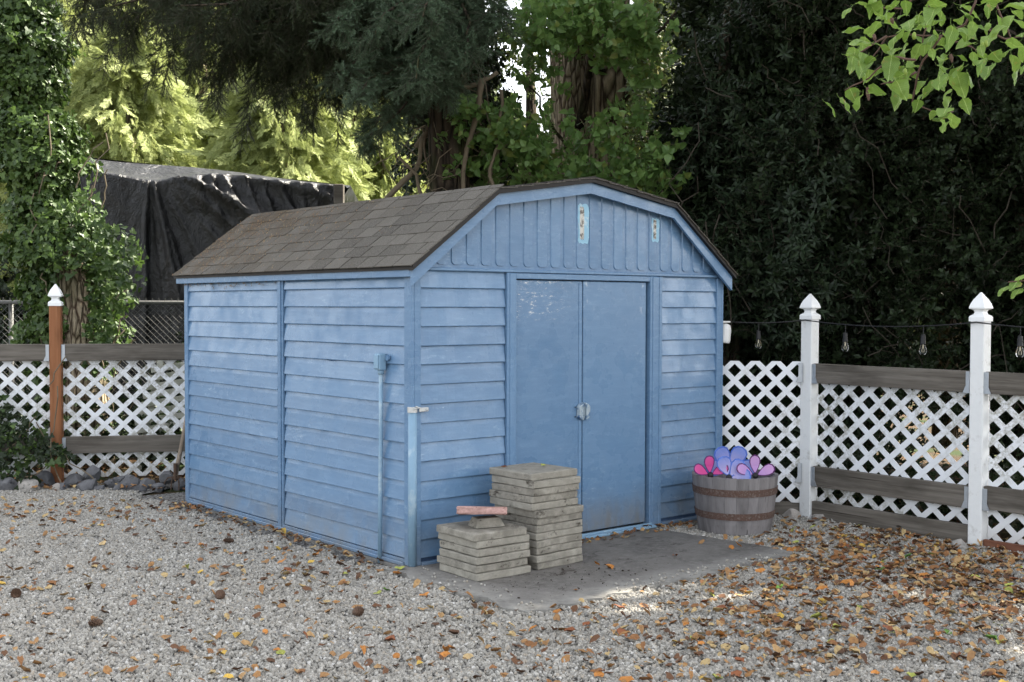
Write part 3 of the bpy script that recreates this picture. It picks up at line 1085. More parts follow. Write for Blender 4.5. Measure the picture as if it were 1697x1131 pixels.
rake('rake_board', -.066, -.001, -.055, -.075, M['paint'], .05)
rake('drip_edge', -.0005, .038, -.06, -.100, M['drip'], .065)
mb = MB(); mb.chbox(-.052, -.036, -.055, L_ + .08, 1.615, 1.672, .003); mb.build('eave_fascia', M['paint'], shed)
mb = MB(); mb.chbox(W_ + .036, W_ + .052, -.055, L_ + .08, 1.615, 1.672, .003); mb.build('eave_fascia', M['paint'], shed)
mb = MB(); mb.box(-.04, .0, -.05, L_ + .07, 1.652, 1.658); mb.build('eave_soffit', M['paint'], shed)
# roof deck
mb = MB()
LN = [(-.062, roof_z(-.062) + .0), (KN, 2.10), (CX, 2.215), (W_ - KN, 2.10), (W_ + .062, roof_z(W_ + .062))]
top = [(x, z + .022) for x, z in LN]; bot = [(x, z + .002) for x, z in LN]
vs = [(x, -.092, z) for x, z in bot + top[::-1]] + [(x, L_ + .09, z) for x, z in bot + top[::-1]]
n_ = len(bot) * 2
fs = [tuple(range(n_)), tuple(range(2 * n_ - 1, n_ - 1, -1))] + [(i, (i + 1) % n_, n_ + (i + 1) % n_, n_ + i) for i in range(n_)]
# split the end caps into quads along the profile so that they stay planar and convex
fs = fs[2:]
for i in range(4):
    fs.append((i, i + 1, n_ - 2 - i, n_ - 1 - i)); fs.append((n_ + i, n_ + n_ - 1 - i, n_ + n_ - 2 - i, n_ + i + 1))
mb.add(vs, fs)
roof = mb.build('roof', M['drip'], shed)
# shingles: each tab of the visible slope a piece of its own
rows = 7
p0, p1 = Vector((-.075, 0, roof_z(-.075) + .024)), Vector((KN, 0, 2.126))
dsl = (p1 - p0); SL = dsl.length; dsl.normalize()
ang = math.atan2(dsl.z, dsl.x)
tabs = []
for kx in range(4):
    w_ = .182 if kx < 3 else .10
    mb = MB(); mb.chbox(0, .150, 0, w_ - .009, 0, .0070, .0015, .0010)
    tabs.append(mb.mesh('shingle', M['shingle']))
for r in range(rows):
    off = (0, .09, .045, .13, .02, .11, .07)[r]
    y = -.105 - off
    k_ = 0
    while y < L_ + .09:
        y0c = max(y, -.105); y1c = min(y + .182, L_ + .10)
        if y1c - y0c > .03:
            s0 = SL * r / rows
            full = (y1c - y0c) > .18
            if full: me = tabs[k_ % 3]
            else:
                mb = MB(); mb.chbox(0, .150, 0, y1c - y0c - .009, 0, .0070, .0015, .0010); me = mb.mesh('shingle', M['shingle'])
            o = link('shingle', me, roof)
            lift = .006 + random.uniform(0, .003)
            o.matrix_local = Matrix.Translation(p0 + dsl * s0 + Vector((0, y0c, 0)) + Vector((-math.sin(ang), 0, math.cos(ang))) * lift) @ Matrix.Rotation(-ang + .035, 4, 'Y') @ Matrix.Rotation(random.uniform(-.006, .006), 4, 'Z')
        y += .182; k_ += 1
# cap shingles over the knee and the upper and far slopes as joined courses (not seen one by one)
mb = MB()
for i in (1, 2, 3):
    a, b = Vector((LN[i][0], 0, LN[i][1] + .024)), Vector((LN[i + 1][0], 0, LN[i + 1][1] + .024))
    if i >= 2: a, b = b, a
    d = (b - a); sl = d.length; d.normalize()
    nr = max(3, int(sl / .125)); nv = Vector((-d.z, 0, d.x)); nv = nv if nv.z > 0 else -nv
    for r in range(nr):
        s0, s1 = sl * r / nr - .012, sl * (r + 1) / nr + .004
        y = -.108
        while y < L_ + .09:
            y2 = min(y + .18, L_ + .10)
            q0, q1 = a + d * s0 + nv * (.010 + random.uniform(0, .003)), a + d * s1 + nv * .003
            A = [q0 + Vector((0, y, 0)), q0 + Vector((0, y2 - .004, 0)), q1 + Vector((0, y2 - .004, 0)), q1 + Vector((0, y, 0))]
            mb.add(A + [p_ - nv * .006 for p_ in A], [(0, 1, 2, 3), (7, 6, 5, 4), (0, 4, 5, 1), (1, 5, 6, 2), (2, 6, 7, 3), (3, 7, 4, 0)])
            y += .18
far = mb.build('shingle_courses', M['shingle'], roof); far['kind'] = 'stuff'
# needle litter caught on the roof and tufts of web under the eave
mb = MB()
for i in range(2600):
    s = SL * random.random(); y = L_ + .08 - abs(random.gauss(0, .9))
    if y < -.05: continue
    if random.random() > .25 + .75 * s / SL: continue
    q = p0 + dsl * s + Vector((0, y, 0)) + Vector((-math.sin(ang), 0, math.cos(ang))) * .016
    w = random.uniform(0, PI); L0 = random.uniform(.008, .026)
    d = Vector((math.cos(w) * math.cos(ang), math.sin(w), math.cos(w) * math.sin(ang))) * L0
    e = Vector((0, 0, 1)).cross(d).normalized() * .0016
    mb.add([q - e, q + e, q + d + Vector((0, 0, random.uniform(0, .008)))], [(0, 1, 2)])
nl = mb.build('needle_litter', M['litter'], roof, fix=False); nl['kind'] = 'stuff'
mb = MB()
for i in range(330):
    y = L_ - abs(random.gauss(.15, .75))
    if y < .1: continue
    z = 1.652 - abs(random.gauss(0, .022)) - (.05 * random.random() if random.random() < .07 else 0)
    p_ = Vector((-.020 - random.random() * .014, y, z))
    for _ in range(3):
        d = Vector((random.uniform(-.004, .004), random.uniform(-.03, .03), random.uniform(-.022, .01)))
        e = Vector((0, .002, .0025)) * random.uniform(.5, 2)
        mb.add([p_ - e, p_ + e, p_ + d], [(0, 1, 2)])
wb = mb.build('cobweb_debris', simple('grey_brown_debris', (.15, .115, .085), .95, var=.4), shed, fix=False); wb['kind'] = 'stuff'
# half round cover on the near corner with its clamp
mb = MB(); mb.tube([(-.006, -.012, .022), (-.006, -.012, .45), (-.005, -.012, .885)], .024, 14); mb.build('corner_cover', M['cyan_pipe'], shed, smooth=True)
mb = MB(); mb.tube([(-.006, -.012, .872), (-.006, -.012, .902)], .028, 14); mb.chbox(.020, .085, -.042, -.034, .874, .898, .003)
mb.lathe([(.008, 0), (.008, .008), (.004, .011)], 8, M=Matrix.Translation((.070, -.042, .886)) @ Matrix.Rotation(PI / 2, 4, 'X'))
mb.tube([(-.006, -.044, .905), (.02, -.05, .900), (-.02, -.048, .892)], .004, 5)
mb.build('pipe_clamp', simple('silver_clamp', (.55, .56, .55), .4, .5, .4, .2, 60, dirt=(.2, .3, .4)), shed)
# conduit and outlet box on the side wall
mb = MB(); mb.tube([(-.038, .262, .0), (-.036, .258, .4), (-.036, .252, .8), (-.037, .250, 1.10)], .0125, 10)
mb.tube([(-.037, .250, 1.07), (-.037, .250, 1.10)], .018, 10)
mb.build('conduit_pipe', M['cyan_pipe'], shed, smooth=True)
mb = MB(); mb.chbox(-.066, -.018, .222, .278, 1.095, 1.190, .008, seg=2); mb.chbox(-.074, -.066, .228, .272, 1.102, 1.183, .004)
mb.build('outlet_box', M['cyan_pipe'], shed)
mb = MB(); mb.tube([(-.018, .20, 1.165), (-.032, .20, 1.165)], .016, 12); mb.build('cable_knob', M['paint'], shed)
# small white lamp fixture on the far side wall
mb = MB(); mb.lathe([(.0, 0), (.045, .005), (.05, .02), (.05, .10), (.042, .13), (.02, .14)], 16, M=Matrix.Translation((W_ + .088, .035, 1.20)) @ Matrix.Rotation(.12, 4, 'Y'))
mb.chbox(W_, W_ + .02, .01, .10, 1.22, 1.40, .004); mb.chbox(W_ + .02, W_ + .13, .0, .08, 1.345, 1.357, .003)
mb.build('wall_lamp', M['plastic_white'], shed, smooth=False)

# ------------------------------------------------------------------ pavers
def paver_mesh(s=.355, h=.0385):
    mb = MB(); a_, b_ = random.uniform(-.004, .003), random.uniform(-.004, .003)
    mb.chbox(-s / 2 - a_, s / 2 + a_, -s / 2 - b_, s / 2 + b_, 0, h, .0065, .0013, seg=2, cuts=2)
    return mb.mesh('paver', M['paver'], False, True)


PVM = [paver_mesh() for _ in range(4)]
ordn = ['topmost', 'second', 'third', 'fourth', 'fifth', 'sixth', 'seventh', 'eighth', 'ninth', 'tenth', 'eleventh', 'twelfth', 'bottom']


def stack(fc, ang, n, h, offs, size, name):
    e1 = Vector((math.cos(ang), math.sin(ang), 0)); e2 = Vector((-math.sin(ang), math.cos(ang), 0))
    c0 = Vector((fc[0], fc[1], .022)) + (e1 + e2) * .5 * .355
    for i in range(n):
        ox, oy, da = offs[i] if i < len(offs) else (0, 0, 0)
        o = link('paver', PVM[(i * 3 + n) % 4], None, c0 + e1 * (ox + random.uniform(-.006, .006)) + e2 * (oy + random.uniform(-.006, .006)) + Vector((0, 0, i * h)), (random.uniform(-.006, .006), random.uniform(-.006, .006), ang + da + PI / 2 * random.randint(0, 3)))
        k_ = n - 1 - i
        word = ordn[k_] if k_ < n - 1 else 'bottom'
        tail = {'short': 'short stack by the shed corner', 'tall': 'tall stack before the doors'}[name]
        if word == 'topmost': lab = f'topmost grey concrete paver of the {tail}'
        elif word == 'bottom': lab = f'bottom grey concrete paver of the {tail}'
        else: lab = f'{word} grey concrete paver from the top of the {tail}'
        tag(o, lab, 'paver', f'concrete pavers of the {name} stack')
    return c0, e1, e2


c_s, e1s, e2s = stack((-.179, 6.148), math.radians(38), 6, .0415, [(0, 0, 0), (-.008, .004, .01), (.004, -.004, -.01), (.0, .004, .01), (.0, .01, .0), (-.012, .008, -.02)], .355, 'short')
c_t, e1t, e2t = stack((.136, 6.405), math.radians(42), 13, .0405, [(.015, 0, 0), (0, .0, .02), (0, 0, 0), (0, .004, .01), (.0, 0, 0), (0, .0, -.01), (0, .0, 0), (.002, -.004, .03), (-.020, .015, 0), (-.016, .018, .02), (-.010, .010, 0), (-.006, .006, -.01), (-.012, .030, .02)], .355, 'tall')
zs = .022 + 6 * .0415
mb = MB()
mb.add([(-.085, -.055, 0), (.085, -.055, 0), (.085, .055, 0), (-.085, .055, 0), (-.068, -.042, .048), (.062, -.040, .048), (.064, .042, .046), (-.066, .042, .048)], [(0, 3, 2, 1), (4, 5, 6, 7), (0, 1, 5, 4), (1, 2, 6, 5), (2, 3, 7, 6), (3, 0, 4, 7)])
bc = c_s + e1s * .0 - e2s * .02
tag(mb.build('broken_block', M['paver'], loc=(bc.x, bc.y, zs + .001), rot=(0, 0, .45)), 'small broken grey concrete block under the pink stone slab', 'block')
mb = MB(); mb.chbox(-.134, .134, -.10, .10, 0, .040, .008, .003, seg=2, cuts=2)
o = mb.build('stepping_stone', M['paver_pink'], loc=(bc.x - .025, bc.y - .02, zs + .066), rot=(-.185, .02, .03))
tag(o, 'flat pinkish red stone slab balanced on the short paver stack', 'stepping stone')

# ------------------------------------------------------------------ half barrel with pinwheel flowers
BC = Vector((1.452, 7.70, 0.012))
bar = empty('barrel_planter', BC)
tag(bar, 'grey wooden half barrel planter with two rusty hoops beside the shed corner', 'planter')
NS = 22
BR = lambda z: .232 + .045 * (z / .36) ** .75
for i in range(NS):
    w0, w1 = 2 * PI * i / NS + .0022, 2 * PI * (i + 1) / NS - .0022
    mb = MB(); vs = []; fs = []
    zz = [0, .06, .12, .18, .24, .30, .362 + random.uniform(-.002, .002)]
    for z in zz:
        for w in (w0, (w0 + w1) / 2, w1):
            for rr in (BR(z), BR(z) - .024): vs.append((rr * math.cos(w), rr * math.sin(w), z))
    for j in range(len(zz) - 1):
        a, b = j * 6, j * 6 + 6
        fs += [(a, a + 2, b + 2, b), (a + 2, a + 4, b + 4, b + 2), (a + 1, b + 1, b + 3, a + 3), (a + 3, b + 3, b + 5, a + 5), (a, b, b + 1, a + 1), (a + 4, a + 5, b + 5, b + 4)]
    t_ = (len(zz) - 1) * 6
    fs += [(0, 1, 3, 2), (2, 3, 5, 4), (t_, t_ + 2, t_ + 3, t_ + 1), (t_ + 2, t_ + 4, t_ + 5, t_ + 3)]
    mb.add(vs, fs); mb.build('stave', M['barrel'], bar)
for z0, z1 in ((.095, .138), (.245, .290)):
    mb = MB(); n = 48; vs = []; fs = []
    for i in range(n):
        w = 2 * PI * i / n
        for z, e in ((z0, .001), (z0, .005), (z1, .005), (z1, .001)): vs.append(((BR(z) + e) * math.cos(w), (BR(z) + e) * math.sin(w), z))
    for i in range(n):
        for j in range(3): fs.append((i * 4 + j, ((i + 1) % n) * 4 + j, ((i + 1) % n) * 4 + j + 1, i * 4 + j + 1))
    mb.add(vs, fs); mb.build('hoop', M['rust'], bar, smooth=False)
mb = MB(); mb.lathe([(.001, .27), (.245, .27), (.245, .285), (.001, .287)], 24); mb.build('soil', M['soil'], bar)


def petal_mat(name, a, b):
    t = NT(name)
    uv = t.co()
    col = t.mix(t.ramp(t.sep(uv)[1], .0, .13), a, b)
    tr = t.n('ShaderNodeBsdfTranslucent'); t.set(tr.inputs[0], col)
    t.done(col, .45, .3)
    mx = t.n('ShaderNodeMixShader'); mx.inputs[0].default_value = .35
    t.t.links.new(t.b.outputs[0], mx.inputs[1]); t.t.links.new(tr.outputs[0], mx.inputs[2]); t.t.links.new(mx.outputs[0], t.out.inputs[0])
    return t.mat


def flower(name, c, L, W, angs, mA, mRim, label, tilt=.25, yaw=0., tear=False):
    r = empty('flower_pinwheel', c)
    r.rotation_euler = (PI / 2 - tilt, 0, yaw)
    tag(r, label, 'pinwheel', 'flower pinwheels in the barrel planter')
    for w in angs:
        mb = MB(); n = 14; out = []; inn = []
        for i in range(n):
            a = 2 * PI * i / n
            x = math.sin(a); y = -math.cos(a)
            tt = (y + 1) / 2
            ww = W / 2 * (.25 + .95 * tt ** .8) * (1 if not tear else (1 + .25 * tt))
            X, Y = x * ww, L * .5 * (1 + y) + .012
            out.append((X, Y, .030 * tt * tt + .2 * abs(X) * tt)); s = .84
            inn.append((X * s, L * .5 * (1 + y * .86) + .012, .030 * tt * tt + .2 * abs(X * s) * tt - .001))
        mb.add(inn, [tuple(range(n))], 0)
        mb.add(out + inn + [(x, y, z - .003) for x, y, z in out], [(i, (i + 1) % n, n + (i + 1) % n, n + i) for i in range(n)] + [(2 * n + i, 2 * n + (i + 1) % n, (i + 1) % n, i) for i in range(n)], 1)
        o = mb.build('petal', [mA, mRim], r, rot=(0, 0, w), fix=False)
    mb = MB(); mb.lathe([(.001, -.004), (.018, -.004), (.020, .006), (.014, .014), (.005, .018)], 10); mb.build('hub', M['black'], r)
    mb = MB(); mb.tube([(0, 0, 0), (0, -.06, -.01), (0, -.16, -.02)], .003, 6); mb.build('stake', M['black'], r)
    return r


pk = petal_mat('hot_pink_fabric', (.80, .06, .32), (.92, .16, .44)); pkr = simple('dark_purple_edging', (.10, .015, .12), .5, bump=0)
li = petal_mat('lilac_fabric', (.60, .34, .74), (.80, .48, .80))
bl = petal_mat('sky_blue_violet_fabric', (.72, .62, .90), (.30, .38, .82)); blr = simple('blue_edging', (.08, .16, .55), .5, bump=0)
D_ = math.radians
flower('pink', (1.270, 7.565, .380), .112, .078, [D_(a) for a in (4, 64, -64)], pk, pkr, 'hot pink pinwheel flower at the left of the barrel', .25, .1)
flower('lilac', (1.550, 7.53, .382), .120, .080, [D_(a) for a in (2, 64, -64)], li, pkr, 'pale lilac pinwheel flower at the right of the barrel', .2, -.1)
flower('blue', (1.385, 7.545, .368), .125, .115, [D_(a) for a in (18, -42, -88)], bl, blr, 'light blue pinwheel flower with black hub at the front middle of the barrel', .35, 0)
flower('blue2', (1.425, 7.72, .395), .155, .125, [D_(a) for a in (30, -28, 84, -84)], bl, blr, 'larger light blue pinwheel flower standing tallest behind the others', .1, .05)

# ------------------------------------------------------------------ fences
def add_post(fence, loc, rz, mat, h=1.40, cap=True, w=.089):
    mb = MB(); mb.chbox(-w / 2, w / 2, -w / 2, w / 2, -.05, h, .005)
    p = mb.build('post', mat, fence, loc=loc, rot=(0, 0, rz))
    mb = MB(); r = w / 2
    mb.lathe([(r + .006, -.004), (r + .006, .022), (r + .001, .030), (r - .014, .040), (r - .018, .052), (r - .013, .064), (r + .006, .074), (r + .006, .082), (r + .000, .102), (r - .012, .128), (r - .028, .152), (.004, .172)], sq=True)
    mb.build('post_cap', M['cap'], p, loc=(0, 0, h))
    return p


def add_lattice(fence, a, b, z0, z1, off=0., pitch=.1, wd=.036, name='lattice_panel', mat=None, sx=1.):
    """Lattice between ground points a and b; every lath is a piece of its own."""
    a, b = Vector(a), Vector(b)
    d = b - a; Ln = d.length; rz = math.atan2(d.y, d.x)
    pn = empty(name, a, rz, fence)
    Hh = z1 - z0
    step = pitch * math.sqrt(2); kx_ = sx
    mat = mat or M['lattice']
    hw = wd / math.sqrt(2)
    Lr = Ln; Ln = Ln / sx

    def clip(poly):
        for (ax, lim, sg) in ((0, 0, 1), (0, Ln, -1), (1, 0, 1), (1, Hh, -1)):
            out = []
            for i in range(len(poly)):
                p_, q = poly[i], poly[(i + 1) % len(poly)]
                ip, iq = sg * (p_[ax] - lim) >= 0, sg * (q[ax] - lim) >= 0
                if ip: out.append(p_)
                if ip != iq:
                    t = (lim - p_[ax]) / (q[ax] - p_[ax])
                    out.append((p_[0] + t * (q[0] - p_[0]), p_[1] + t * (q[1] - p_[1])))
            poly = out
            if len(poly) < 3: return None
        return poly
    for sg, y0, y1 in ((1, .0, -.0032), (-1, .0037, .0004)):
        x = -Hh + off
        while x < Ln + Hh:
            if sg > 0: pl = [(x - hw, 0), (x + hw, 0), (x + Hh + hw, Hh), (x + Hh - hw, Hh)]
            else: pl = [(x - hw + Hh, 0), (x + hw + Hh, 0), (x + hw, Hh), (x - hw, Hh)]
            pl = clip(pl)
            if pl:
                mb = MB(); mb.prism([(p_[0] * sx, z0 + p_[1]) for p_ in pl], y0, y1)
                mb.build('lath', mat, pn)
            x += step
    return pn


def add_rail(fence, a, b, z0, z1, mat, off=-.03, th_=.036, name='rail'):
    a, b = Vector(a), Vector(b); d = b - a
    mb = MB(); Ln = d.length
    mb.chbox(0, Ln, off - th_ / 2, off + th_ / 2, z0, z1, .003, .0012, cuts=3)
    return mb.build(name, mat, fence, loc=a, rot=(0, 0, math.atan2(d.y, d.x)))


def add_bracket(fence, p, rz, z, sgn, off=-.02):
    """Galvanised rail hanger: a plate on the post and a flared seat."""
    mb = MB()
    mb.chbox(min(.0, sgn * .028), max(.0, sgn * .028), off - .024, off - .021, z - .006, z + .120, .001)
    mb.prism([(0, z - .012), (sgn * .045, z - .012), (sgn * .028, z + .03), (0, z + .03)], off - .021, off - .027)
    mb.chbox(min(0, sgn * .003), max(0, sgn * .003), off - .03, off + .03, z - .01, z + .12, .001)
    return mb.build('bracket', M['galv'], fence, loc=p, rot=(0, 0, rz))


# right fence, running parallel to the shed's long side
fr = empty('lattice_fence', S(3.04, -.40))
fr.location = (0, 0, 0)
tag(fr, 'white lattice fence with white posts and weathered grey rails right of the shed', 'fence')
rzf = math.atan2((-V).y, (-V).x)
posts = [S(3.06, -.41), S(3.04, -1.665), S(3.02, -2.95)]
for i, p_ in enumerate(posts): add_post(fr, p_, th, M['white'], 1.375)
hp = -V * .048
# bay 2-1, with three rails
add_rail(fr, posts[0] - V * .048, posts[1] + V * .048, .935, 1.068, M['grey_wood'], .0 - .01)
add_rail(fr, posts[0] - V * .048, posts[1] + V * .048, .225, .362, M['grey_wood'], -.01)
add_rail(fr, posts[0] - V * .048, posts[1] + V * .048, -.02, .122, M['grey_wood'], -.01)
add_lattice(fr, posts[0] + U * .022 - V * .05, posts[1] + U * .022 + V * .05, .10, .98, .03, sx=1.12)
# bay 1 to the right edge
add_rail(fr, posts[1] - V * .048, posts[2] + V * .048, .935, 1.068, M['grey_wood'], -.01)
add_rail(fr, posts[1] - V * .048, posts[2] + V * .048, .235, .375, M['grey_wood'], -.01)
add_rail(fr, posts[1] - V * .048, posts[2] + V * .048, -.03, .05, M['brown_board'], -.01)
add_lattice(fr, posts[1] + U * .022 - V * .05, posts[2] + U * .022 + V * .05, .04, .98, .07, sx=1.12)
# bay beside the shed: lattice only in front, kick board
SB = S(W_ + .012, .12)
dq = (posts[0] - SB).normalized()
add_lattice(fr, SB, posts[0] - dq * .05, .10, 1.08, .05, sx=1.0)
add_rail(fr, SB, posts[0] - dq * .05, -.03, .105, M['grey_wood'], .03, name='kick_board')
for p_, sg in ((posts[0], 1), (posts[1], -1), (posts[1], 1)):
    for z in (.945, .24):
        add_bracket(fr, p_ - V * .046 * sg, rzf, z, sg, -.012)
for z in (.95, .26): add_bracket(fr, posts[0] - dq * .05, math.atan2(dq.y, dq.x), z, -1, -.012)

# left fence
fl = empty('lattice_fence', (0, 0, 0))
tag(fl, 'white lattice fence with grey rails and one red-brown post left of the shed', 'fence')
FA = math.radians(11)
fd = Vector((math.cos(FA), math.sin(FA), 0)); fnn = Vector((-math.sin(FA), math.cos(FA), 0))
LP = P(95, 803, 9.56); LP.z = .02
add_post(fl, LP, FA, M['brown_wood'], 1.435)
lend = LP + fd * 1.62
lst = LP - fd * 1.55
for z0, z1 in ((.99, 1.125), (.24, .375)):
    add_rail(fl, LP + fd * .048, lend, z0, z1, M['grey_wood'], -.012)
    add_rail(fl, lst, LP - fd * .048, z0, z1, M['grey_wood'], -.012)
add_lattice(fl, LP + fd * .05 + fnn * .02, lend + fnn * .02, .04, 1.03, .02, sx=1.04)
add_lattice(fl, lst + fnn * .02, LP - fd * .05 + fnn * .02, .06, 1.03, .06, sx=1.04)
for z in (1.0, .25):
    add_bracket(fl, LP + fd * .046, FA, z, 1, -.014)
add_bracket(fl, LP - fd * .046, FA, 1.0, -1, -.014)
# spare lattice leaning behind the left fence
sp_ = empty('spare_lattice', (0, 0, 0))
tag(sp_, 'dirty off-white slatted panel leaning behind the lattice left of the shed', 'panel')
mb = MB()
q0 = Vector((-3.25, 10.15, .0))
for i in range(8):
    o = MB(); o.chbox(0, .68 - i * .03, -.008, .008, 0, .05, .002)
    o.build('slat', M['old_white'], sp_, loc=q0 + Vector((.02 * i, .012 * i, .35 + .075 * i)), rot=(-.15, -.16, .1))
for x in (.02, .60):
    o = MB(); o.chbox(0, .05, -.02, .0, 0, 1.0, .002); o.build('frame_rail', M['old_white'], sp_, loc=q0 + Vector((x, .02, .05)), rot=(-.12, .18 if x < .3 else .12, .1))

# chain link fence
cl = empty('chain_link_fence', (0, 0, 0))
tag(cl, 'dark galvanised chain link fence behind the white lattice', 'fence')
a_, b_ = P(-60, 506, 11.6), P(560, 506, 11.9)
zt = 1.485
mb = MB(); mb.tube([(a_.x, a_.y, zt), (b_.x, b_.y, zt)], .019, 8); mb.build('top_rail', M['dull_metal'], cl, smooth=True)
for t_ in (.12, .62, .98):
    p_ = a_.lerp(b_, t_); mb = MB(); mb.tube([(p_.x, p_.y + .03, 0), (p_.x, p_.y + .03, zt)], .025, 8); mb.build('fence_post', M['dull_metal'], cl, smooth=True)
mb = MB(); dx = (b_ - a_); dx.z = 0; Lc = dx.length; dx.normalize()
st = .062
for s_ in (1, -1):
    x = -1.5
    while x < Lc + 1.5:
        x0, z0, x1, z1 = x, .02, x + s_ * 1.46, 1.48
        if x0 < 0 or x1 < 0 or x0 > Lc or x1 > Lc:
            ts = sorted([max(0, min(1, (0 - x0) / (x1 - x0))), max(0, min(1, (Lc - x0) / (x1 - x0)))])
            X0, X1 = x0 + (x1 - x0) * ts[0], x0 + (x1 - x0) * ts[1]; Z0, Z1 = z0 + (z1 - z0) * ts[0], z0 + (z1 - z0) * ts[1]
        else: X0, X1, Z0, Z1 = x0, x1, z0, z1
        if abs(X1 - X0) > .02:
            pa, pb = Vector((a_.x, a_.y - .02, 0)) + dx * X0, Vector((a_.x, a_.y - .02, 0)) + dx * X1
            mb.tube([(pa.x, pa.y, Z0), (pb.x, pb.y, Z1)], .0021, 4, False)
        x += st
x = 0
while x < Lc:
    pa = Vector((a_.x, a_.y - .02, 0)) + dx * x
    mb.tube([(pa.x, pa.y, 1.48), (pa.x + .01, pa.y, 1.53), (pa.x + .022, pa.y, 1.50)], .0025, 4, False); x += .062
w_ = mb.build('wire_mesh', M['dull_metal'], cl, fix=False); w_['kind'] = 'stuff'

# ------------------------------------------------------------------ garden fork leaning by the fence, rocks
gf = empty('garden_fork', P(291, 812, 9.35))
gf.location.z = .03
tag(gf, 'long wooden handled garden fork leaning where the left fence meets the shed', 'garden tool')
top_ = P(313, 672, 9.62) - gf.location
mb = MB(); mb.tube([Vector((0, 0, .08)), top_ * .5 + Vector((-.006, 0, 0)), top_], [.019, .017, .015], 8); mb.build('handle', M['handle'], gf, smooth=True)
mb = MB(); mb.tube([(0, 0, .18), (0, -.005, .05)], [.017, .014], 8)
for dx_ in (-.085, -.03, .03, .085): mb.tube([(0, 0, .075), (dx_ * .7, -.005, .065), (dx_, -.01, .03), (dx_ * 1.05, -.02, -.03)], .005, 5)
mb.build('fork_head', M['iron'], gf)


def rock(loc, r, mat, seed):
    random.seed(seed)
    bm = bmesh.new(); bmesh.ops.create_icosphere(bm, subdivisions=3, radius=1)
    planes = [(Vector([random.gauss(0, 1) for _ in range(3)]).normalized(), random.uniform(.55, .85)) for _ in range(12)]
    for v in bm.verts:
        for n, d in planes:
            e = v.co.dot(n) - d
            if e > 0: v.co -= n * e
        v.co *= 1 + random.uniform(-.015, .015)
    sx, sy, sz = random.uniform(1.0, 1.35), random.uniform(.8, 1.1), random.uniform(.8, 1.05)
    for v in bm.verts: v.co = Vector((v.co.x * sx * r, v.co.y * sy * r, v.co.z * sz * r))
    me = bpy.data.meshes.new('rock'); bm.to_mesh(me); bm.free(); me.materials.append(mat)
    o = link('rock', me, None, loc, (random.uniform(-.3, .3), random.uniform(-.3, .3), random.uniform(0, 6)))
    return o


RK = [(70, 797, .10, 'dark grey rock left of the red-brown post'), (103, 822, .055, 'low dark rock at the foot of the red-brown post'), (122, 803, .085, 'dark grey rock just right of the red-brown post'),
      (147, 812, .09, 'broad dark rock third from the red-brown post'), (152, 787, .085, 'dark rock set higher behind the others right of the post'), (183, 805, .07, 'grey rock in the middle of the rock edging'),
      (198, 797, .05, 'small dark rock wedged in the middle of the rock edging'), (218, 803, .09, 'large brown-grey rock under the lattice middle'), (246, 806, .07, 'dark rock left of the garden fork'),
      (262, 812, .055, 'small rock next to the garden fork head'), (233, 822, .05, 'small low rock in front of the edging'), (303, 808, .085, 'dark rock between the garden fork and shed'),
      (278, 792, .07, 'dark rock behind the garden fork handle'), (12, 818, .10, 'large dark rock at the far left in ivy'), (165, 826, .05, 'small low grey rock in front of the rock edging'),
      (196, 830, .04, 'smallest grey rock in front of the edging')]
RKP = [(50, 822, .085, 'pale speckled granite rock left of the red-brown post'), (94, 826, .055, 'beige rounded rock in front of the red-brown post')]
for i, (px, py, r, lab) in enumerate(RK + RKP):
    Y = 9.3 if py > 810 else 9.45
    q = P(px, py, Y); q.z = max(q.z, r * .35)
    tag(rock(q, r, M['rock_pale'] if i >= len(RK) else M['rock'], 100 + i), lab, 'rock', 'rocks edging the left fence')
for i, (px, py, r, lab) in enumerate([(1312, 857, .07, 'rough concrete lump at the foot of the middle white post'), (1358, 860, .06, 'low concrete lump right of the middle white post'), (1590, 905, .05, 'small concrete lump at the foot of the nearest white post')]):
    q = P(px, py, 8.1 if px < 1400 else 7.15); q.z = .01
    tag(rock(q, r, M['rock_pale'], 300 + i), lab, 'concrete lump')
random.seed(11)

# ------------------------------------------------------------------ string lights
sl = empty('string_lights', (0, 0, 0))
tag(sl, 'black cable of clear bulb string lights hung along the right fence', 'string lights')


def cat(a, b, sag, n=14):
    return [a.lerp(b, i / n) + Vector((0, 0, -4 * sag * (i / n) * (1 - i / n))) for i in range(n + 1)]


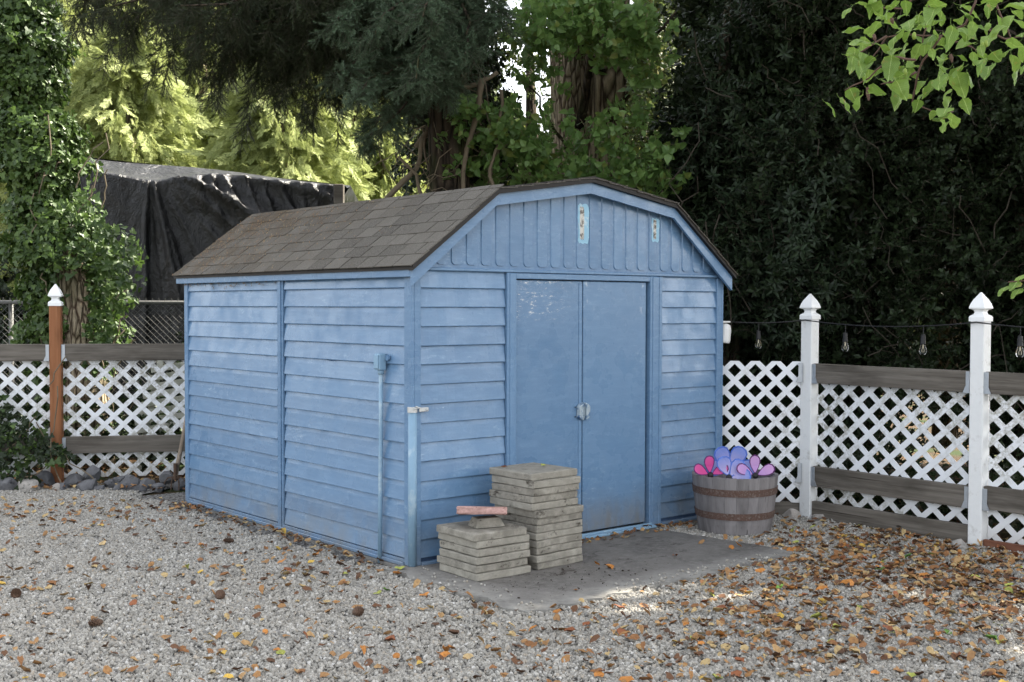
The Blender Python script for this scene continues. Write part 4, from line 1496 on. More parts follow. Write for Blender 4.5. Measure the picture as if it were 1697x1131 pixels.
A0 = S(W_ + .10, .12, 1.36); z_p = 1.366
A1 = posts[0] + Vector((0, 0, z_p)) - U * .056
A2 = posts[1] + Vector((0, 0, z_p)) - U * .056
A3 = posts[2] + Vector((0, 0, z_p)) - U * .056
seg = [cat(A0, A1, .018), cat(A1, A2, .035), cat(A2, A3, .035)]
pth = seg[0] + seg[1][1:] + seg[2][1:]
mb = MB(); mb.tube(pth, .0042, 6, False)
mb.build('cable', M['black'], sl, smooth=True)
glass = NT('bulb_glass'); glass.b.inputs['Transmission Weight'].default_value = 1.; glass.b.inputs['IOR'].default_value = 1.25
M['glass'] = glass.done((.95, .97, 1.), .03, .5)
fil = NT('filament_support'); M['fil'] = fil.done((.75, .68, .50), .3, .5, .6)
for px in (1257, 1401, 1530, 1691):
    best = min(pth, key=lambda q: abs(848.5 + FPX * q.x / q.y - px))
    # interpolate on the path
    for i in range(len(pth) - 1):
        xa, xb = 848.5 + FPX * pth[i].x / pth[i].y, 848.5 + FPX * pth[i + 1].x / pth[i + 1].y
        if xa <= px <= xb: best = pth[i].lerp(pth[i + 1], (px - xa) / (xb - xa))
    mb = MB(); mb.tube([(0, 0, 0), (.002, 0, -.03), (0, 0, -.055)], .003, 5)
    mb.lathe([(.006, -.05), (.014, -.056), (.016, -.09), (.018, -.112), (.016, -.115), (.004, -.115)][::-1], 12)
    s_ = mb.build('bulb_socket', M['black'], sl, loc=best, smooth=False)
    mb = MB(); mb.lathe([(.012, -.112), (.014, -.120), (.021, -.140), (.023, -.156), (.019, -.172), (.010, -.181), (.001, -.183)][::-1], 16)
    b_ = mb.build('bulb', M['glass'], s_, smooth=True)
    mb = MB(); mb.tube([(0, 0, -.113), (0, 0, -.140)], .0035, 6)
    for dx_ in (-.007, .007): mb.tube([(0, 0, -.135), (dx_, 0, -.150), (dx_ * .6, 0, -.163)], .0009, 4)
    mb.build('filament', M['fil'], s_)

# ------------------------------------------------------------------ black tarp shelter
def tarp():
    n, m = 150, 90
    X0, X1 = P(60, 300, 12.6).x, P(566, 300, 12.6).x
    mb = MB(); vs = []
    for j in range(m + 1):
        t = j / m
        for i in range(n + 1):
            s = i / n
            px = 60 + (566 - 60) * s
            zr = P(px, 256 + 51 * s + 2 * math.sin(s * 9), 13.3).z                   # ridge, set back
            ze = P(px, 263 + 34 * min(1, s / .36) - 22 * min(1, max(0, s - .40) / .18) + 48 * max(0, s - .36), 12.5).z                # eave
            x = X0 + (X1 - X0) * s
            if t < .16:
                q = t / .16
                y, z = 13.3 - .8 * q, zr + (ze - zr) * q - .05 * math.sin(PI * q)
            else:
                q = (t - .16) / .84
                y, z = 12.5 - .12 * q, ze * (1 - q) + .25 * q
            # folds fanning out from the shelter's corner pole
            fx, fz = s - .38, max(t - .10, .0)
            a = math.atan2(fz * .9, fx * 1.25 + 1e-6)
            rr = math.hypot(fx, fz)
            f = 0
            if fx > -.02:
                am = min(1, rr * 4) * (1 if t > .16 else t / .16)
                f = .12 * am * ((1 - abs(math.sin(a * 5.5 + .9 * math.sin(a * 4)))) ** 1.6 - .35) + .035 * am * (1 - abs(math.sin(a * 19 + 2 * math.sin(a * 3)))) ** 2
            else: f = .035 * math.sin(s * 31 + .6) * t + .012 * math.sin(s * 90 + t * 5) * t
            if s > .44:
                e_ = math.exp(-((t - .16 - .25 * (s - .44)) / .13) ** 2)
                f += .04 * e_ * (1 - abs(math.sin(s * 38 - t * 20 + 1.5 * math.sin(s * 17)))) ** 2 + .015 * e_ * math.sin(s * 90 - t * 33 + 3 * math.sin(s * 21))
            f += .008 * math.sin(s * 47 + 3 * math.sin(t * 9)) * math.sin(t * 37)
            vs.append((x + .3 * f, y - f, z + .35 * f * (1 if t < .3 else .2)))
    fs = [(j * (n + 1) + i, j * (n + 1) + i + 1, (j + 1) * (n + 1) + i + 1, (j + 1) * (n + 1) + i) for j in range(m) for i in range(n)]
    mb.add(vs, fs)
    # the back and ends hang straight down
    b = len(mb.v)
    zl, zr_ = vs[0][2], vs[n][2]
    mb.add([(X0, 13.3, zl), (X1, 13.3, zr_), (X1, 15.2, zr_ - .3), (X0, 15.2, zl - .3), (X0, 15.2, 0), (X1, 15.2, 0), (X0, 12.45, .2), (X1, 12.45, .2), (X0, 12.5, zl - .25), (X1, 12.5, zr_ - .25)],
           [(0, 1, 2, 3), (3, 2, 5, 4), (0, 3, 4, 6, 8), (1, 9, 7, 5, 2)])
    return mb.build('tarp_sheet', M['tarp'], tp, smooth=True, fix=False)


tp = empty('tarp_shelter', (0, 0, 0))
tag(tp, 'black plastic tarp draped in folds over a shelter behind the shed', 'tarp')
tarp()
q = P(562, 322, 12.3)
mb = MB(); mb.chbox(-.05, .05, -.045, .045, 0, q.z + .10, .006); mb.build('wooden_stake', M['grey_wood'], loc=(q.x, 12.3, 0))
tag(bpy.data.objects['wooden_stake'], 'pale weathered wooden post at the right end of the tarp', 'post')

# ------------------------------------------------------------------ trees
# ivy-covered tree, left
it = empty('ivy_clad_tree', (-3.95, 10.75, 0))
tag(it, 'thick trunk covered in sunlit ivy behind the left fence', 'tree')
trk = [(.12, -.05, -.1), (.10, -.05, .9), (-.02, .02, 1.7), (-.32, .10, 2.6), (-.45, .12, 4.2), (-.5, .1, 6.5), (-.5, .1, 10)]
mb = MB(); mb.tube(trk, [.24, .19, .18, .17, .16, .14, .08], 14, jit=.06); mb.build('trunk', M['bark_tan'], it, smooth=True)
n = 6800
zz = rng.uniform(.15, 7.5, n)
cxs = np.interp(zz, [0, 1.2, 1.9, 2.4, 3.1, 4.2, 7.5], [-.05, -.06, -.05, -.24, -.38, -.46, -.5])
rad = np.interp(zz, [0, .9, 1.5, 1.9, 2.4, 3.1, 4.2, 7.5], [.30, .34, .46, .48, .40, .34, .31, .36])
rad = rad * (1 + .22 * np.sin(zz * 7 + rng.uniform(0, .6, n)) + .15 * np.sin(zz * 17))
w = rng.uniform(0, 2 * PI, n)
rr = rad * (.48 + .56 * rng.random(n))
pts = np.c_[cxs + rr * np.cos(w), rr * np.sin(w) * .8, zz]
dirs = np.c_[np.cos(w), np.sin(w), rng.uniform(-.1, .7, n)] + rng.normal(size=(n, 3)) * .35
vis = ~((zz < 1.75) & (zz > .5) & (np.abs(pts[:, 0] - .08) < .13) & (pts[:, 1] < 0))
pts, dirs = pts[vis], dirs[vis]
scatter('ivy', pts, dirs, rng.uniform(.7, 1.25, len(pts)), S_IVY, it)
mb = MB()
for k_ in range(26):
    z = random.uniform(.2, 2.8); a = random.uniform(0, 2 * PI)
    r0 = .35
    p0_ = Vector((.02 + r0 * math.cos(a), -abs(r0 * math.sin(a)) * .9, z))
    mb.tube(wander(p0_, p0_ + Vector((random.uniform(-.1, .3), -.1, random.uniform(.2, .6))), 5, .2), .006, 4, False)
mb.build('vine_stems', M['twig'], it)
# loose leafy shoots reaching right
pp, dd = [], []
for (px, py) in ((205, 455), (200, 400), (212, 430), (190, 470), (205, 490), (175, 380), (195, 440), (150, 340), (190, 550), (182, 520)):
    for k_ in range(9):
        q = P(px + random.gauss(-12, 14), py + random.gauss(0, 14), 10.4 + random.uniform(-.2, .3)); pp.append(q - it.location); dd.append((random.uniform(0, 1), -.5, random.uniform(-.2, .8)))
scatter('ivy_shoots', np.array([tuple(a) for a in pp]), np.array(dd), rng.uniform(.9, 1.3, len(pp)), S_IVY, it)

# low ivy growing over the left fence bottom
iv = empty('ivy_plant', (-4.2, 9.4, 0))
tag(iv, 'dark ivy creeping over the lattice and rail at the far left', 'ivy')
pp = []
for k_ in range(120):
    px = 130 * random.random() ** 1.4 - 20; top__ = 665 + px * .85
    py = random.uniform(top__, 812 if px < 60 else 760)
    pp.append(P(px, py, 9.36 + random.uniform(-.12, .12)))
pp = np.array([tuple(a - iv.location) for a in pp if a.z > .03])
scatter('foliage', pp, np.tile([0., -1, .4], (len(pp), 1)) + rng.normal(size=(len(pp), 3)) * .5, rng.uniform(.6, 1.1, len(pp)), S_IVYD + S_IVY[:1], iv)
mb = MB()
for a, b in (((60, 700), (105, 860)), ((0, 760), (60, 690)), ((80, 740), (160, 800)), ((20, 800), (90, 770)), ((95, 640), (85, 760)), ((110, 590), (80, 640))):
    p0_, p1_ = P(*a, 9.32), P(*b, 9.30); p1_.z = max(p1_.z, .03)
    mb.tube([q - iv.location for q in wander(p0_, p1_, 6, .15)], .005, 5, False)
mb.build('stems', M['twig'], iv)

# undergrowth behind both fences
und = []
for k_ in range(2600):
    if random.random() < .55: p_ = Vector((random.uniform(-6, -1.2), random.uniform(10.1, 12.2), 0)); hh = .55
    else:
        vv = random.uniform(-4, 3.2); p_ = S(3.2 + abs(random.gauss(.1, .6)), vv); hh = .35
    und.append((p_.x, p_.y, abs(random.gauss(0, hh * .5)) + .02))
und = np.array(und)
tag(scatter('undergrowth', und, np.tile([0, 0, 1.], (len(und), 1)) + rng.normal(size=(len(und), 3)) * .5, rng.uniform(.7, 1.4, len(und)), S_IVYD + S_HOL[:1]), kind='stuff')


def tree(name, label, base, trunk, trad, bark, crowns, group=None, limbs=(), s=(.8, 1.3), cat_='tree', extra=None):
    """base: ground point; trunk: points relative to it; crowns: list of (list of blob args in world coords, sources)."""
    root = empty(name, base); tag(root, label, cat_, group)
    b = Vector(base)
    mb = MB(); mb.tube(trunk, trad, 12, jit=.05); mb.build('trunk', bark, root, smooth=True)
    for l in limbs:
        mb = MB()
        mb.tube([Vector(q) - b for q in l[0]], l[1], 7, jit=.08); mb.build('limb', bark, root, smooth=True)
    for parts, srcs, sc in crowns:
        crown('crown', parts, srcs, root, sc, loc=base)
    return root


for (bx, by, lab) in ((-5.7, 12.9, 'dark bush behind the chain link fence at the far left'), (-3.1, 11.9, 'low dark bush between the ivy covered trunk and the shed')):
    tree('dark_bush', lab, (bx, by, 0), [(0, 0, -.1), (.03, 0, .6), (0, 0, 1.2)], [.05, .04, .01], M['bark_dark'], [([((bx, by, .9 if bx < -5 else .5), (.9, .5, 1.3) if bx < -5 else (.9, .35, .6), 900 if bx < -5 else 420, dict(clumps=12))], S_HOL, (.9, 1.4))], None, cat_='bush')

# cedars in sun behind the tarp
def cedar(base, h, r, label, n=2300):
    root = empty('cedar_tree', base); tag(root, label, 'tree', 'sunlit cedars behind the tarp')
    mb = MB(); mb.tube([(0, 0, -.1), (.05, 0, h * .5), (0, 0, h)], [.16, .10, .02], 10); mb.build('trunk', M['bark_tan'], root, smooth=True)
    t = rng.random(n) ** 1.15
    z = .3 + t * (h - .3)
    w = rng.uniform(0, 2 * PI, n)
    lobes = 1 + .30 * np.sin(w * 5 + z * 2.2) + .22 * np.sin(z * 8 + w * 3)
    R = r * (1 - t) ** .7 * lobes
    k_ = .45 + .6 * rng.random(n)
    p = np.c_[R * k_ * np.cos(w), R * k_ * np.sin(w), z]
    d = np.c_[np.cos(w) * .6, np.sin(w) * .6, -.85 + .6 * rng.random(n)] + rng.normal(size=(n, 3)) * .25
    keep = (p[:, 1] < r * .4)
    scatter('crown', p[keep], d[keep], rng.uniform(.8, 1.4, keep.sum()), S_CED, root)
    return root


cedar((-5.2, 16.2, 0), 5.6, 1.5, 'tall narrow sunlit cedar next to the ivy covered trunk', 5600)
cedar((-4.15, 17.3, 0), 4.6, 1.25, 'shorter sunlit cedar in the middle of the cedars', 4200)
cedar((-3.1, 16.0, 0), 5.2, 1.5, 'broad sunlit cedar with yellow-green sprays above the tarp', 6800)
cedar((-6.6, 16.9, 0), 6.8, 1.6, 'cedar half hidden behind the ivy covered trunk', 3000)
cedar((-1.9, 17.2, 0), 3.9, 1.15, 'small cedar at the right end of the cedars above the tarp', 3000)

cedar((-4.9, 18.8, 0), 7.0, 1.7, 'tallest cedar at the back between the sunlit ones', 4200)
cedar((-2.5, 18.6, 0), 5.6, 1.6, 'cedar at the back right of the broad one', 3600)

# spruce boughs hanging over the shed
spb = Vector((-.55, 10.6, 0))
spt = empty('spruce_tree', spb)
tag(spt, 'tall spruce whose dark boughs hang above the shed roof', 'tree')
mb = MB(); mb.tube([(0, 0, -.1), (.02, 0, 1.5), (-.02, 0, 3), (.0, 0, 6), (0, 0, 13)], [.24, .2, .18, .15, .03], 14, jit=.05); mb.build('trunk', M['bark_dark'], spt, smooth=True)
pA, dA, pB, dB = [], [], [], []


def bough(p0, p1, hang, dens, blue, droop=.12, twig_r=.02, sag=.05):
    """Limb with side branchlets; needled shoots hang from it."""
    pts_ = wander(p0, p1, 8, .05, -sag)
    mb = MB(); mb.tube([q - spb for q in pts_], [twig_r * (1 - .85 * i / 8) + .003 for i in range(9)], 6, jit=.05); mb.build('limb', M['bark_dark'], spt, smooth=True)
    ax = (Vector(p1) - Vector(p0)); L = ax.length; ax.normalize()
    sd_ = ax.cross(Vector((0, 0, 1))).normalized()
    nb = int(L * dens)
    for i in range(nb):
        t = (i + random.random()) / nb
        if t < .08: continue
        k_ = min(7, int(t * 8)); q = pts_[k_].lerp(pts_[k_ + 1], t * 8 - k_)
        sg = random.choice((-1, 1))
        ln = hang * random.uniform(.5, 1.1) * (1 - .45 * t)
        d = (sd_ * sg * random.uniform(.15, .8) + ax * random.uniform(.2, .7) + Vector((0, 0, -random.uniform(.5, 1.4) * (1 if droop > .2 else .35)))).normalized()
        m_ = max(2, int(ln / .085))
        e = Vector(q)
        for j in range(m_):
            dj = (d + Vector((0, 0, -droop * j))).normalized()
            (pB if blue else pA).append(e - spb); (dB if blue else dA).append(dj + Vector([random.gauss(0, .15) for _ in range(3)]))
            for s2 in (-1, 1):
                if random.random() < .55:
                    (pB if blue else pA).append(e - spb); (dB if blue else dA).append(dj * .7 + dj.cross(sd_).normalized() * s2 * .5 + sd_ * s2 * random.uniform(.1, .6) + Vector((0, 0, -.2)))
            e = e + dj * .095


# left part: long limbs with hanging curtains
for (xa, ya, xb, yb, Ya, Yb, hg) in ((800, -60, 150, 20, 10.4, 9.6, .5), (800, -120, 230, -30, 10.5, 10.1, .7), (790, -20, 330, 55, 10.4, 9.7, .55), (800, -100, 420, 0, 10.6, 10.3, .75), (780, 30, 460, 90, 10.4, 9.9, .6),
                                     (790, -170, 100, -60, 10.6, 10.4, .7), (800, 10, 560, 60, 10.4, 9.3, .6), (790, -60, 300, 10, 10.4, 9.0, .55), (780, 60, 520, 150, 10.5, 10.2, .45), (700, -150, 480, -10, 10.4, 9.0, .7),
                                     (790, -90, 380, 30, 10.6, 10.2, .8), (780, -10, 440, 100, 10.7, 10.3, .6), (760, -120, 260, 0, 10.5, 9.4, .6), (780, -60, 480, 40, 10.6, 9.6, .8), (790, -40, 180, 40, 10.4, 9.8, .75), (790, -10, 270, 70, 10.6, 10.2, .8), (790, 20, 350, 90, 10.7, 10.4, .85), (790, -80, 130, -10, 10.5, 10.0, .8), (780, 50, 420, 130, 10.8, 10.5, .8)):
    bough(P(xa, ya, Ya), P(xb, yb, Yb), hg * random.uniform(.9, 1.25), 17, False, .30)
# blue-green front boughs right of centre
for (xa, ya, xb, yb, Ya, Yb, hg) in ((760, 60, 600, 150, 10.3, 8.6, .34), (770, 20, 690, 130, 10.2, 8.5, .36), (780, -20, 770, 90, 10.2, 8.7, .34), (760, -60, 620, 60, 10.2, 8.7, .40), (770, -60, 830, 40, 10.2, 9.2, .34),
                                     (760, 100, 640, 205, 10.4, 9.2, .32), (760, 80, 560, 120, 10.4, 9.0, .36), (700, -40, 560, 30, 10.2, 8.9, .45), (760, -100, 700, 30, 10.2, 8.4, .40), (760, 40, 735, 150, 10.3, 9.1, .28), (740, 120, 590, 230, 10.5, 9.6, .3)):
    bough(P(xa, ya, Ya), P(xb, yb, Yb), hg, 24, True, .08)
pA, dA, pB, dB = [np.array([tuple(v) for v in a]) for a in (pA, dA, pB, dB)]
scatter('needles', pA, dA, rng.uniform(.55, .9, len(pA)), S_SPR, spt)
scatter('blue_needles', pB, dB, rng.uniform(.55, .9, len(pB)), S_SPRB, spt)
crown('upper_crown', [((-.6, 10.6, 8.6), (2.2, 1.6, 3.2), 1500, dict(clumps=20))], S_MASSD, spt, (.8, 1.4), loc=spb, zmin=5.2, extra=.3)

# central big trunk with leafy sprays
ct = Vector((.62, 12.2, 0))
root = empty('broadleaf_tree', ct); tag(root, 'broad tan trunk with furrowed bark behind the shed roof peak', 'tree')
mb = MB(); mb.tube([(-.02, 0, -.1), (-.02, 0, 2), (0, 0, 3), (-.05, 0, 4.2), (-.15, 0, 6), (-.2, 0, 11)], [.30, .26, .23, .20, .16, .07], 20, jit=.07); mb.build('trunk', M['bark_tan'], root, smooth=True)
mb = MB(); mb.tube([(.34, -.05, -.1), (.34, -.05, 2), (.32, 0, 2.9), (.35, 0, 3.8), (.45, .05, 5), (.7, 0, 9)], [.27, .23, .21, .20, .15, .05], 18, jit=.08); mb.build('trunk', M['bark'], root, smooth=True)
for a, b, r0 in (((960, 210), (1010, -40), .05), ((1000, 120), (880, -40), .035), ((930, 300), (800, 150), .03), ((1010, 200), (1120, 20), .035), ((940, 260), (860, 120), .02)):
    mb = MB(); mb.tube([q - ct for q in wander(P(*a, 12.0), P(*b, 11.2), 7, .08)], [r0 * (1 - .1 * i) for i in range(8)], 7, jit=.1); mb.build('limb', M['bark_dark'], root, smooth=True)
pp, dd = [], []


def spray(cx, cy, sx, sy, Y0, Y1, n):
    for _ in range(n):
        q = P(random.gauss(cx, sx), random.gauss(cy, sy), random.uniform(Y0, Y1))
        pp.append(tuple(q - ct)); dd.append((random.gauss(0, .6), -.5 + random.gauss(0, .4), -.3 + random.gauss(0, .5)))


spray(960, 28, 45, 24, 10.2, 11.3, 260); spray(1040, 60, 30, 30, 10.4, 11.3, 110); spray(895, 70, 22, 40, 10.6, 11.6, 70)
spray(835, 215, 25, 25, 10.2, 11.2, 45); spray(885, 245, 38, 25, 10.2, 11.2, 90); spray(770, 190, 20, 18, 10.2, 10.8, 34); spray(1010, 215, 26, 16, 10.4, 11.2, 26); spray(800, 270, 30, 20, 10.4, 11.2, 60)
spray(950, 285, 60, 12, 10.4, 11.4, 60); spray(1062, 140, 16, 50, 11, 11.6, 30); spray(1070, 270, 30, 25, 10.5, 11.4, 90)
pp = np.array(pp); dd = np.array(dd); pp = np.concatenate([pp, pp[::2] + rng.normal(size=pp[::2].shape) * .07]); dd = np.concatenate([dd, dd[::2]])
scatter('near_leaves', pp, dd, rng.uniform(.5, 1.1, len(pp)), S_BRD, root)
crown('crown', [((.6, 12.6, 9.0), (2.2, 1.6, 2.2), 700, dict(clumps=16))], S_MASSM, root, (.8, 1.3), loc=ct, zmin=5.2, extra=.3)

# ivy-choked dark stump with bare stems
sb = Vector((-.50, 11.3, 0))
root = empty('ivy_stump', sb); tag(root, 'dark ivy-choked stump with bare tan stems left of the big trunk', 'tree')
mb = MB(); mb.tube([(0, 0, -.1), (.0, 0, 2), (.05, 0, 3.2), (.1, 0, 4.4)], [.36, .32, .26, .12], 14, jit=.1); mb.build('trunk', M['bark_dark'], root, smooth=True)
n = 1500; z = rng.uniform(.2, 4.2, n); w = rng.uniform(0, 2 * PI, n); R = np.interp(z, [0, 2.2, 3, 4.2], [.7, .62, .50, .25]) * (.6 + .5 * rng.random(n))
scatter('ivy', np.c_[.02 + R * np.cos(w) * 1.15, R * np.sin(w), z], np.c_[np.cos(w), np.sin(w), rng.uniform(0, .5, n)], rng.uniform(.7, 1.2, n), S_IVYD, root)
for pxs in ([(690, 245), (735, 170), (765, 90), (775, 40)], [(770, 95), (765, 180), (755, 240), (760, 320)], [(722, 200), (745, 260), (765, 300), (772, 330)], [(800, 130), (785, 210), (770, 270), (768, 330)], [(700, 210), (705, 260), (715, 310)],
            [(745, 150), (790, 140), (825, 120)], [(640, 330), (690, 280), (700, 230)], [(880, 310), (875, 270), (850, 230)], [(830, 150), (826, 220), (800, 330)], [(700, 330), (690, 290), (660, 260)], [(735, 330), (745, 290), (730, 250)], [(820, 320), (812, 280), (825, 240)]):
    Y = random.uniform(10.3, 10.8)
    q = [P(a, b, Y) - sb for a, b in pxs]
    fine = []
    for i in range(len(q) - 1): fine += wander(q[i], q[i + 1], 3, .1)[:-1]
    fine.append(q[-1])
    r0 = random.choice((.012, .018, .026)) if len(pxs) < 4 else .028
    mb = MB(); mb.tube(fine, [r0 * (1 - .4 * i / len(fine)) for i in range(len(fine))], 7, jit=.12); mb.build('stem', M['twig'], root, smooth=True)
mb = MB()
for _ in range(90):
    a = P(random.gauss(745, 45), random.uniform(190, 330), random.uniform(10.3, 10.9)) - sb
    mb.tube(wander(a, a + Vector((random.gauss(0, .25), random.gauss(0, .1), random.gauss(0, .25))), 4, .2), random.uniform(.002, .006), 4, False)
o = mb.build('fine_twigs', M['twig'], root, fix=False); o['kind'] = 'stuff'

# background trees in the sun beyond, leaving gaps where the sky shows
def bush(name, base, label, c, R, n, srcs, s=(1, 1.6), clumps=16, group=None, bark=None, h=None):
    return tree(name, label, base, [(0, 0, -.1), (.05, 0, (h or c[2]) * .6), (0, 0, h or c[2])], [.14, .10, .04], bark or M['bark_dark'], [([(c, R, n, dict(clumps=clumps))], srcs, s)], group)


G2 = 'sunlit leafy trees far behind the shed'
bush('leafy_tree', (-1.4, 19, 0), 'yellow-green leafy tree seen between spruce boughs and tarp end', (-1.7, 19, 2.6), (1.6, 1.2, 2.4), 2000, S_YEL, (1.1, 1.7), 18, G2)
bush('leafy_tree', (.2, 20, 0), 'yellow-green leafy tree seen left of the big tan trunk', (.1, 20, 2.4), (1.3, 1.2, 2.2), 1500, S_YEL, (1.1, 1.7), 18, G2)
bush('leafy_tree', (2.0, 19.5, 0), 'bright leafy tree seen just right of the big tan trunk', (2.0, 19.5, 2.2), (1.0, 1.0, 1.9), 1000, S_YEL + S_MID[:1], (1.1, 1.7), 16, G2)
bush('leafy_tree', (-.6, 15, 0), 'green leafy tree directly behind the ivy-choked stump', (-.6, 15, 3.9), (1.0, .7, 1.1), 200, S_MID, (1., 1.5), 14, 'green trees behind the shed')
bush('leafy_tree', (.2, 14.2, 0), 'green leafy tree whose crown fills the gap left of the trunk top', (.15, 14.2, 4.6), (.7, .6, 1.1), 200, S_MID, (1., 1.5), 10, 'green trees behind the shed')
bush('leafy_tree', (1.9, 14.6, 0), 'mid green tree right of the big tan trunk', (1.75, 14.4, 3.3), (.6, .6, 1.8), 420, S_MID, (1., 1.5), 14, 'green trees behind the shed')

# far wood closing the view low down
pp = []
n = 6000
X = rng.uniform(-16, 16, n); Z = rng.random(n) ** .8 * np.interp(X, [-16, -6, -3, 0, 2.3, 3.2, 16], [9, 9, 8, 4.6, 4.2, 8, 10]); Y = 24 + rng.uniform(0, 3, n)
pw = np.c_[X, Y, Z + .1]
tag(scatter('far_wood', pw, rng.normal(size=(n, 3)) + np.array([0, -.5, .3]), rng.uniform(1.6, 2.8, n), S_MASSM, None), kind='stuff')

# dark evergreens on the right
def holly(base, label, c, R, n, srcs, tall, limbs_px=(), nm='evergreen_tree', mass=900, cl=26):
    root = empty(nm, base); tag(root, label, 'tree', 'dark evergreens behind the right fence')
    b = Vector(base)
    mb = MB(); mb.tube([(0, 0, -.1), (.05, 0, 1.5), (-.05, .1, 3.2), (0, .1, tall * .8)], [.14, .11, .09, .03], 10, jit=.08); mb.build('trunk', M['bark_dark'], root, smooth=True)
    crown('crown', [(c, R, n, dict(clumps=cl, cr=.34))], srcs, root, (.55, 1.35), cull=True, loc=base, drop=-.55)
    cb = (c[0], c[1] + .55, c[2]); 
    crown('inner_crown', [(cb, (R[0] * .9, R[1] * .6, R[2] * .95), mass, dict(clumps=14, cr=.55, shell=.1))], S_MASSD, root, (.8, 1.2), cull=True, loc=base, extra=.25)
    mb = MB()
    for _ in range(42):
        q = Vector((random.uniform(c[0] - R[0] * .8, c[0] + R[0] * .8), c[1] - R[1] * random.uniform(.25, .75), random.uniform(.4, c[2] + R[2] * .7)))
        q2 = q + Vector((random.gauss(0, .35), random.gauss(0, .15), random.gauss(.1, .4)))
        mb.tube([v - b for v in wander(q, q2, 5, .18)], random.uniform(.002, .007), 5, False)
    o = mb.build('twigs', M['twig_dark'], root, fix=False); o['kind'] = 'stuff'
    return root


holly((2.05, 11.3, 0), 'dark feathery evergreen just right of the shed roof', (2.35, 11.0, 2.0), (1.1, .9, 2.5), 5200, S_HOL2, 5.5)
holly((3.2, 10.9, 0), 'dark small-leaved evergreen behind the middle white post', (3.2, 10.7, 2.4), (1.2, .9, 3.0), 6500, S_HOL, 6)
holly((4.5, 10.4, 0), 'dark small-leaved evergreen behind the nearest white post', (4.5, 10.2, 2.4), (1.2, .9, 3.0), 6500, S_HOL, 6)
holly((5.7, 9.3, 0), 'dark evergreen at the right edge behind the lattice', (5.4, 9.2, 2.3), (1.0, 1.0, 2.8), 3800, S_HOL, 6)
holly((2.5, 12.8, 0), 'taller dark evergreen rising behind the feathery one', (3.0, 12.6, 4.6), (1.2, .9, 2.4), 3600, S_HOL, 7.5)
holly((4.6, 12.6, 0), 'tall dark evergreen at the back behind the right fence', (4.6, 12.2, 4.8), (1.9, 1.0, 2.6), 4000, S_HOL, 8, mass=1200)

# great trees added unseen at the right: crowns above the frame shade the yard
def added_shade_tree(base, label, tall, blobs):
    root = empty('added_shade_tree', base); tag(root, label, 'tree', 'tall trees added to shade the yard')
    mb = MB(); mb.tube([(0, 0, -.1), (.1, 0, 3), (0, 0, tall)], [.30, .24, .06], 14, jit=.05); mb.build('trunk', M['bark'], root, smooth=True)
    crown('crown', blobs, S_MASSM, root, (1.0, 1.5), loc=base, zmin=4.9, extra=.42)


added_shade_tree((7.0, 6.2, 0), 'tall broadleaf shade tree added unseen outside the right edge of the view', 11, [((5.2, 6.6, 8.2), (3.2, 2.8, 2.2), 3449, dict(clumps=26, cr=.42, shell=.2))])
added_shade_tree((8.6, 9.8, 0), 'tall shade tree added out of view behind the right end of the fence', 12, [((6.6, 9.8, 8.6), (3.6, 2.4, 2.6), 3449, dict(clumps=26, cr=.42, shell=.2))])
added_shade_tree((9.5, 3.6, 0), 'tall shade tree added out of view to the right of the viewer', 11, [((8.8, 4.4, 8.0), (3.4, 3.0, 2.4), 3219, dict(clumps=26, cr=.42, shell=.2))])
added_shade_tree((3.4, 12.4, 0), 'tall shade tree added unseen among the dark evergreens', 12, [((3.6, 11.6, 8.8), (3.0, 2.0, 2.4), 2989, dict(clumps=24, cr=.42, shell=.2))])
added_shade_tree((5.1, 9.5, 0), 'slender shade tree added out of view just behind the fence', 10, [((3.2, 8.4, 7.6), (2.4, 2.2, 1.8), 2530, dict(clumps=22, cr=.42, shell=.2))])

# ------------------------------------------------------------------ near branch of an alder, top right
nb = empty('alder_branch', P(1640, -40, 3.1))
tag(nb, 'bright green leafy alder branch hanging in at the top right', 'branch')
nbL = nb.location.copy()
t = NT('alder_leaf_surface')
cc = t.co()
xx = t.sep(cc)
ribs = t.m('ABSOLUTE', t.m('SINE', t.m('MULTIPLY', t.m('SUBTRACT', xx[1], t.m('ABSOLUTE', xx[0])), 420.)))
col = t.mix(t.rand(), (.085, .165, .035), (.21, .315, .08))
col = t.mix(t.ramp(ribs, .22, .0), col, (.34, .46, .14))
col = t.mix(t.ramp(t.m('ABSOLUTE', xx[0]), .0016, .0006), col, (.42, .52, .20))
col = t.mix(t.ramp(t.noise(38, 5, t.co(rnd=True), .7), .50, .75), col, (.09, .15, .03))
col = t.mix(t.ramp(t.noise(26, 4, t.co(rnd=True)), .64, .70), col, (.26, .20, .06))
t.bump(ribs, .3, .002)
t.done(col, .45, .35)
tr = t.n('ShaderNodeBsdfTranslucent'); t.set(tr.inputs[0], t.mix(.5, col, (.35, .55, .06)))
mx = t.n('ShaderNodeMixShader'); mx.inputs[0].default_value = .40
t.t.links.new(t.b.outputs[0], mx.inputs[1]); t.t.links.new(tr.outputs[0], mx.inputs[2]); t.t.links.new(mx.outputs[0], t.out.inputs[0])
M['alder'] = t.mat


def alder_leaf(L):
    W = L * random.uniform(.66, .78); n = 9
    curl, fold = random.uniform(.05, .55), random.uniform(.05, .6)
    vs, fs = leaf_shape(L, W, fold, curl, n, .62, .045)
    # extra waviness
    vs = [(x, y, z + .006 * math.sin(x * 140 + y * 90)) for x, y, z in vs]
    mb = MB(); mb.add(vs, fs, 0)
    mb.tube([(0, 0, 0), (0, -L * .12, -.001), (0, -L * .25, .003)], .0009, 4, False, 1)
    return mb.mesh('leaf', [M['alder'], M['stem_green']], True)


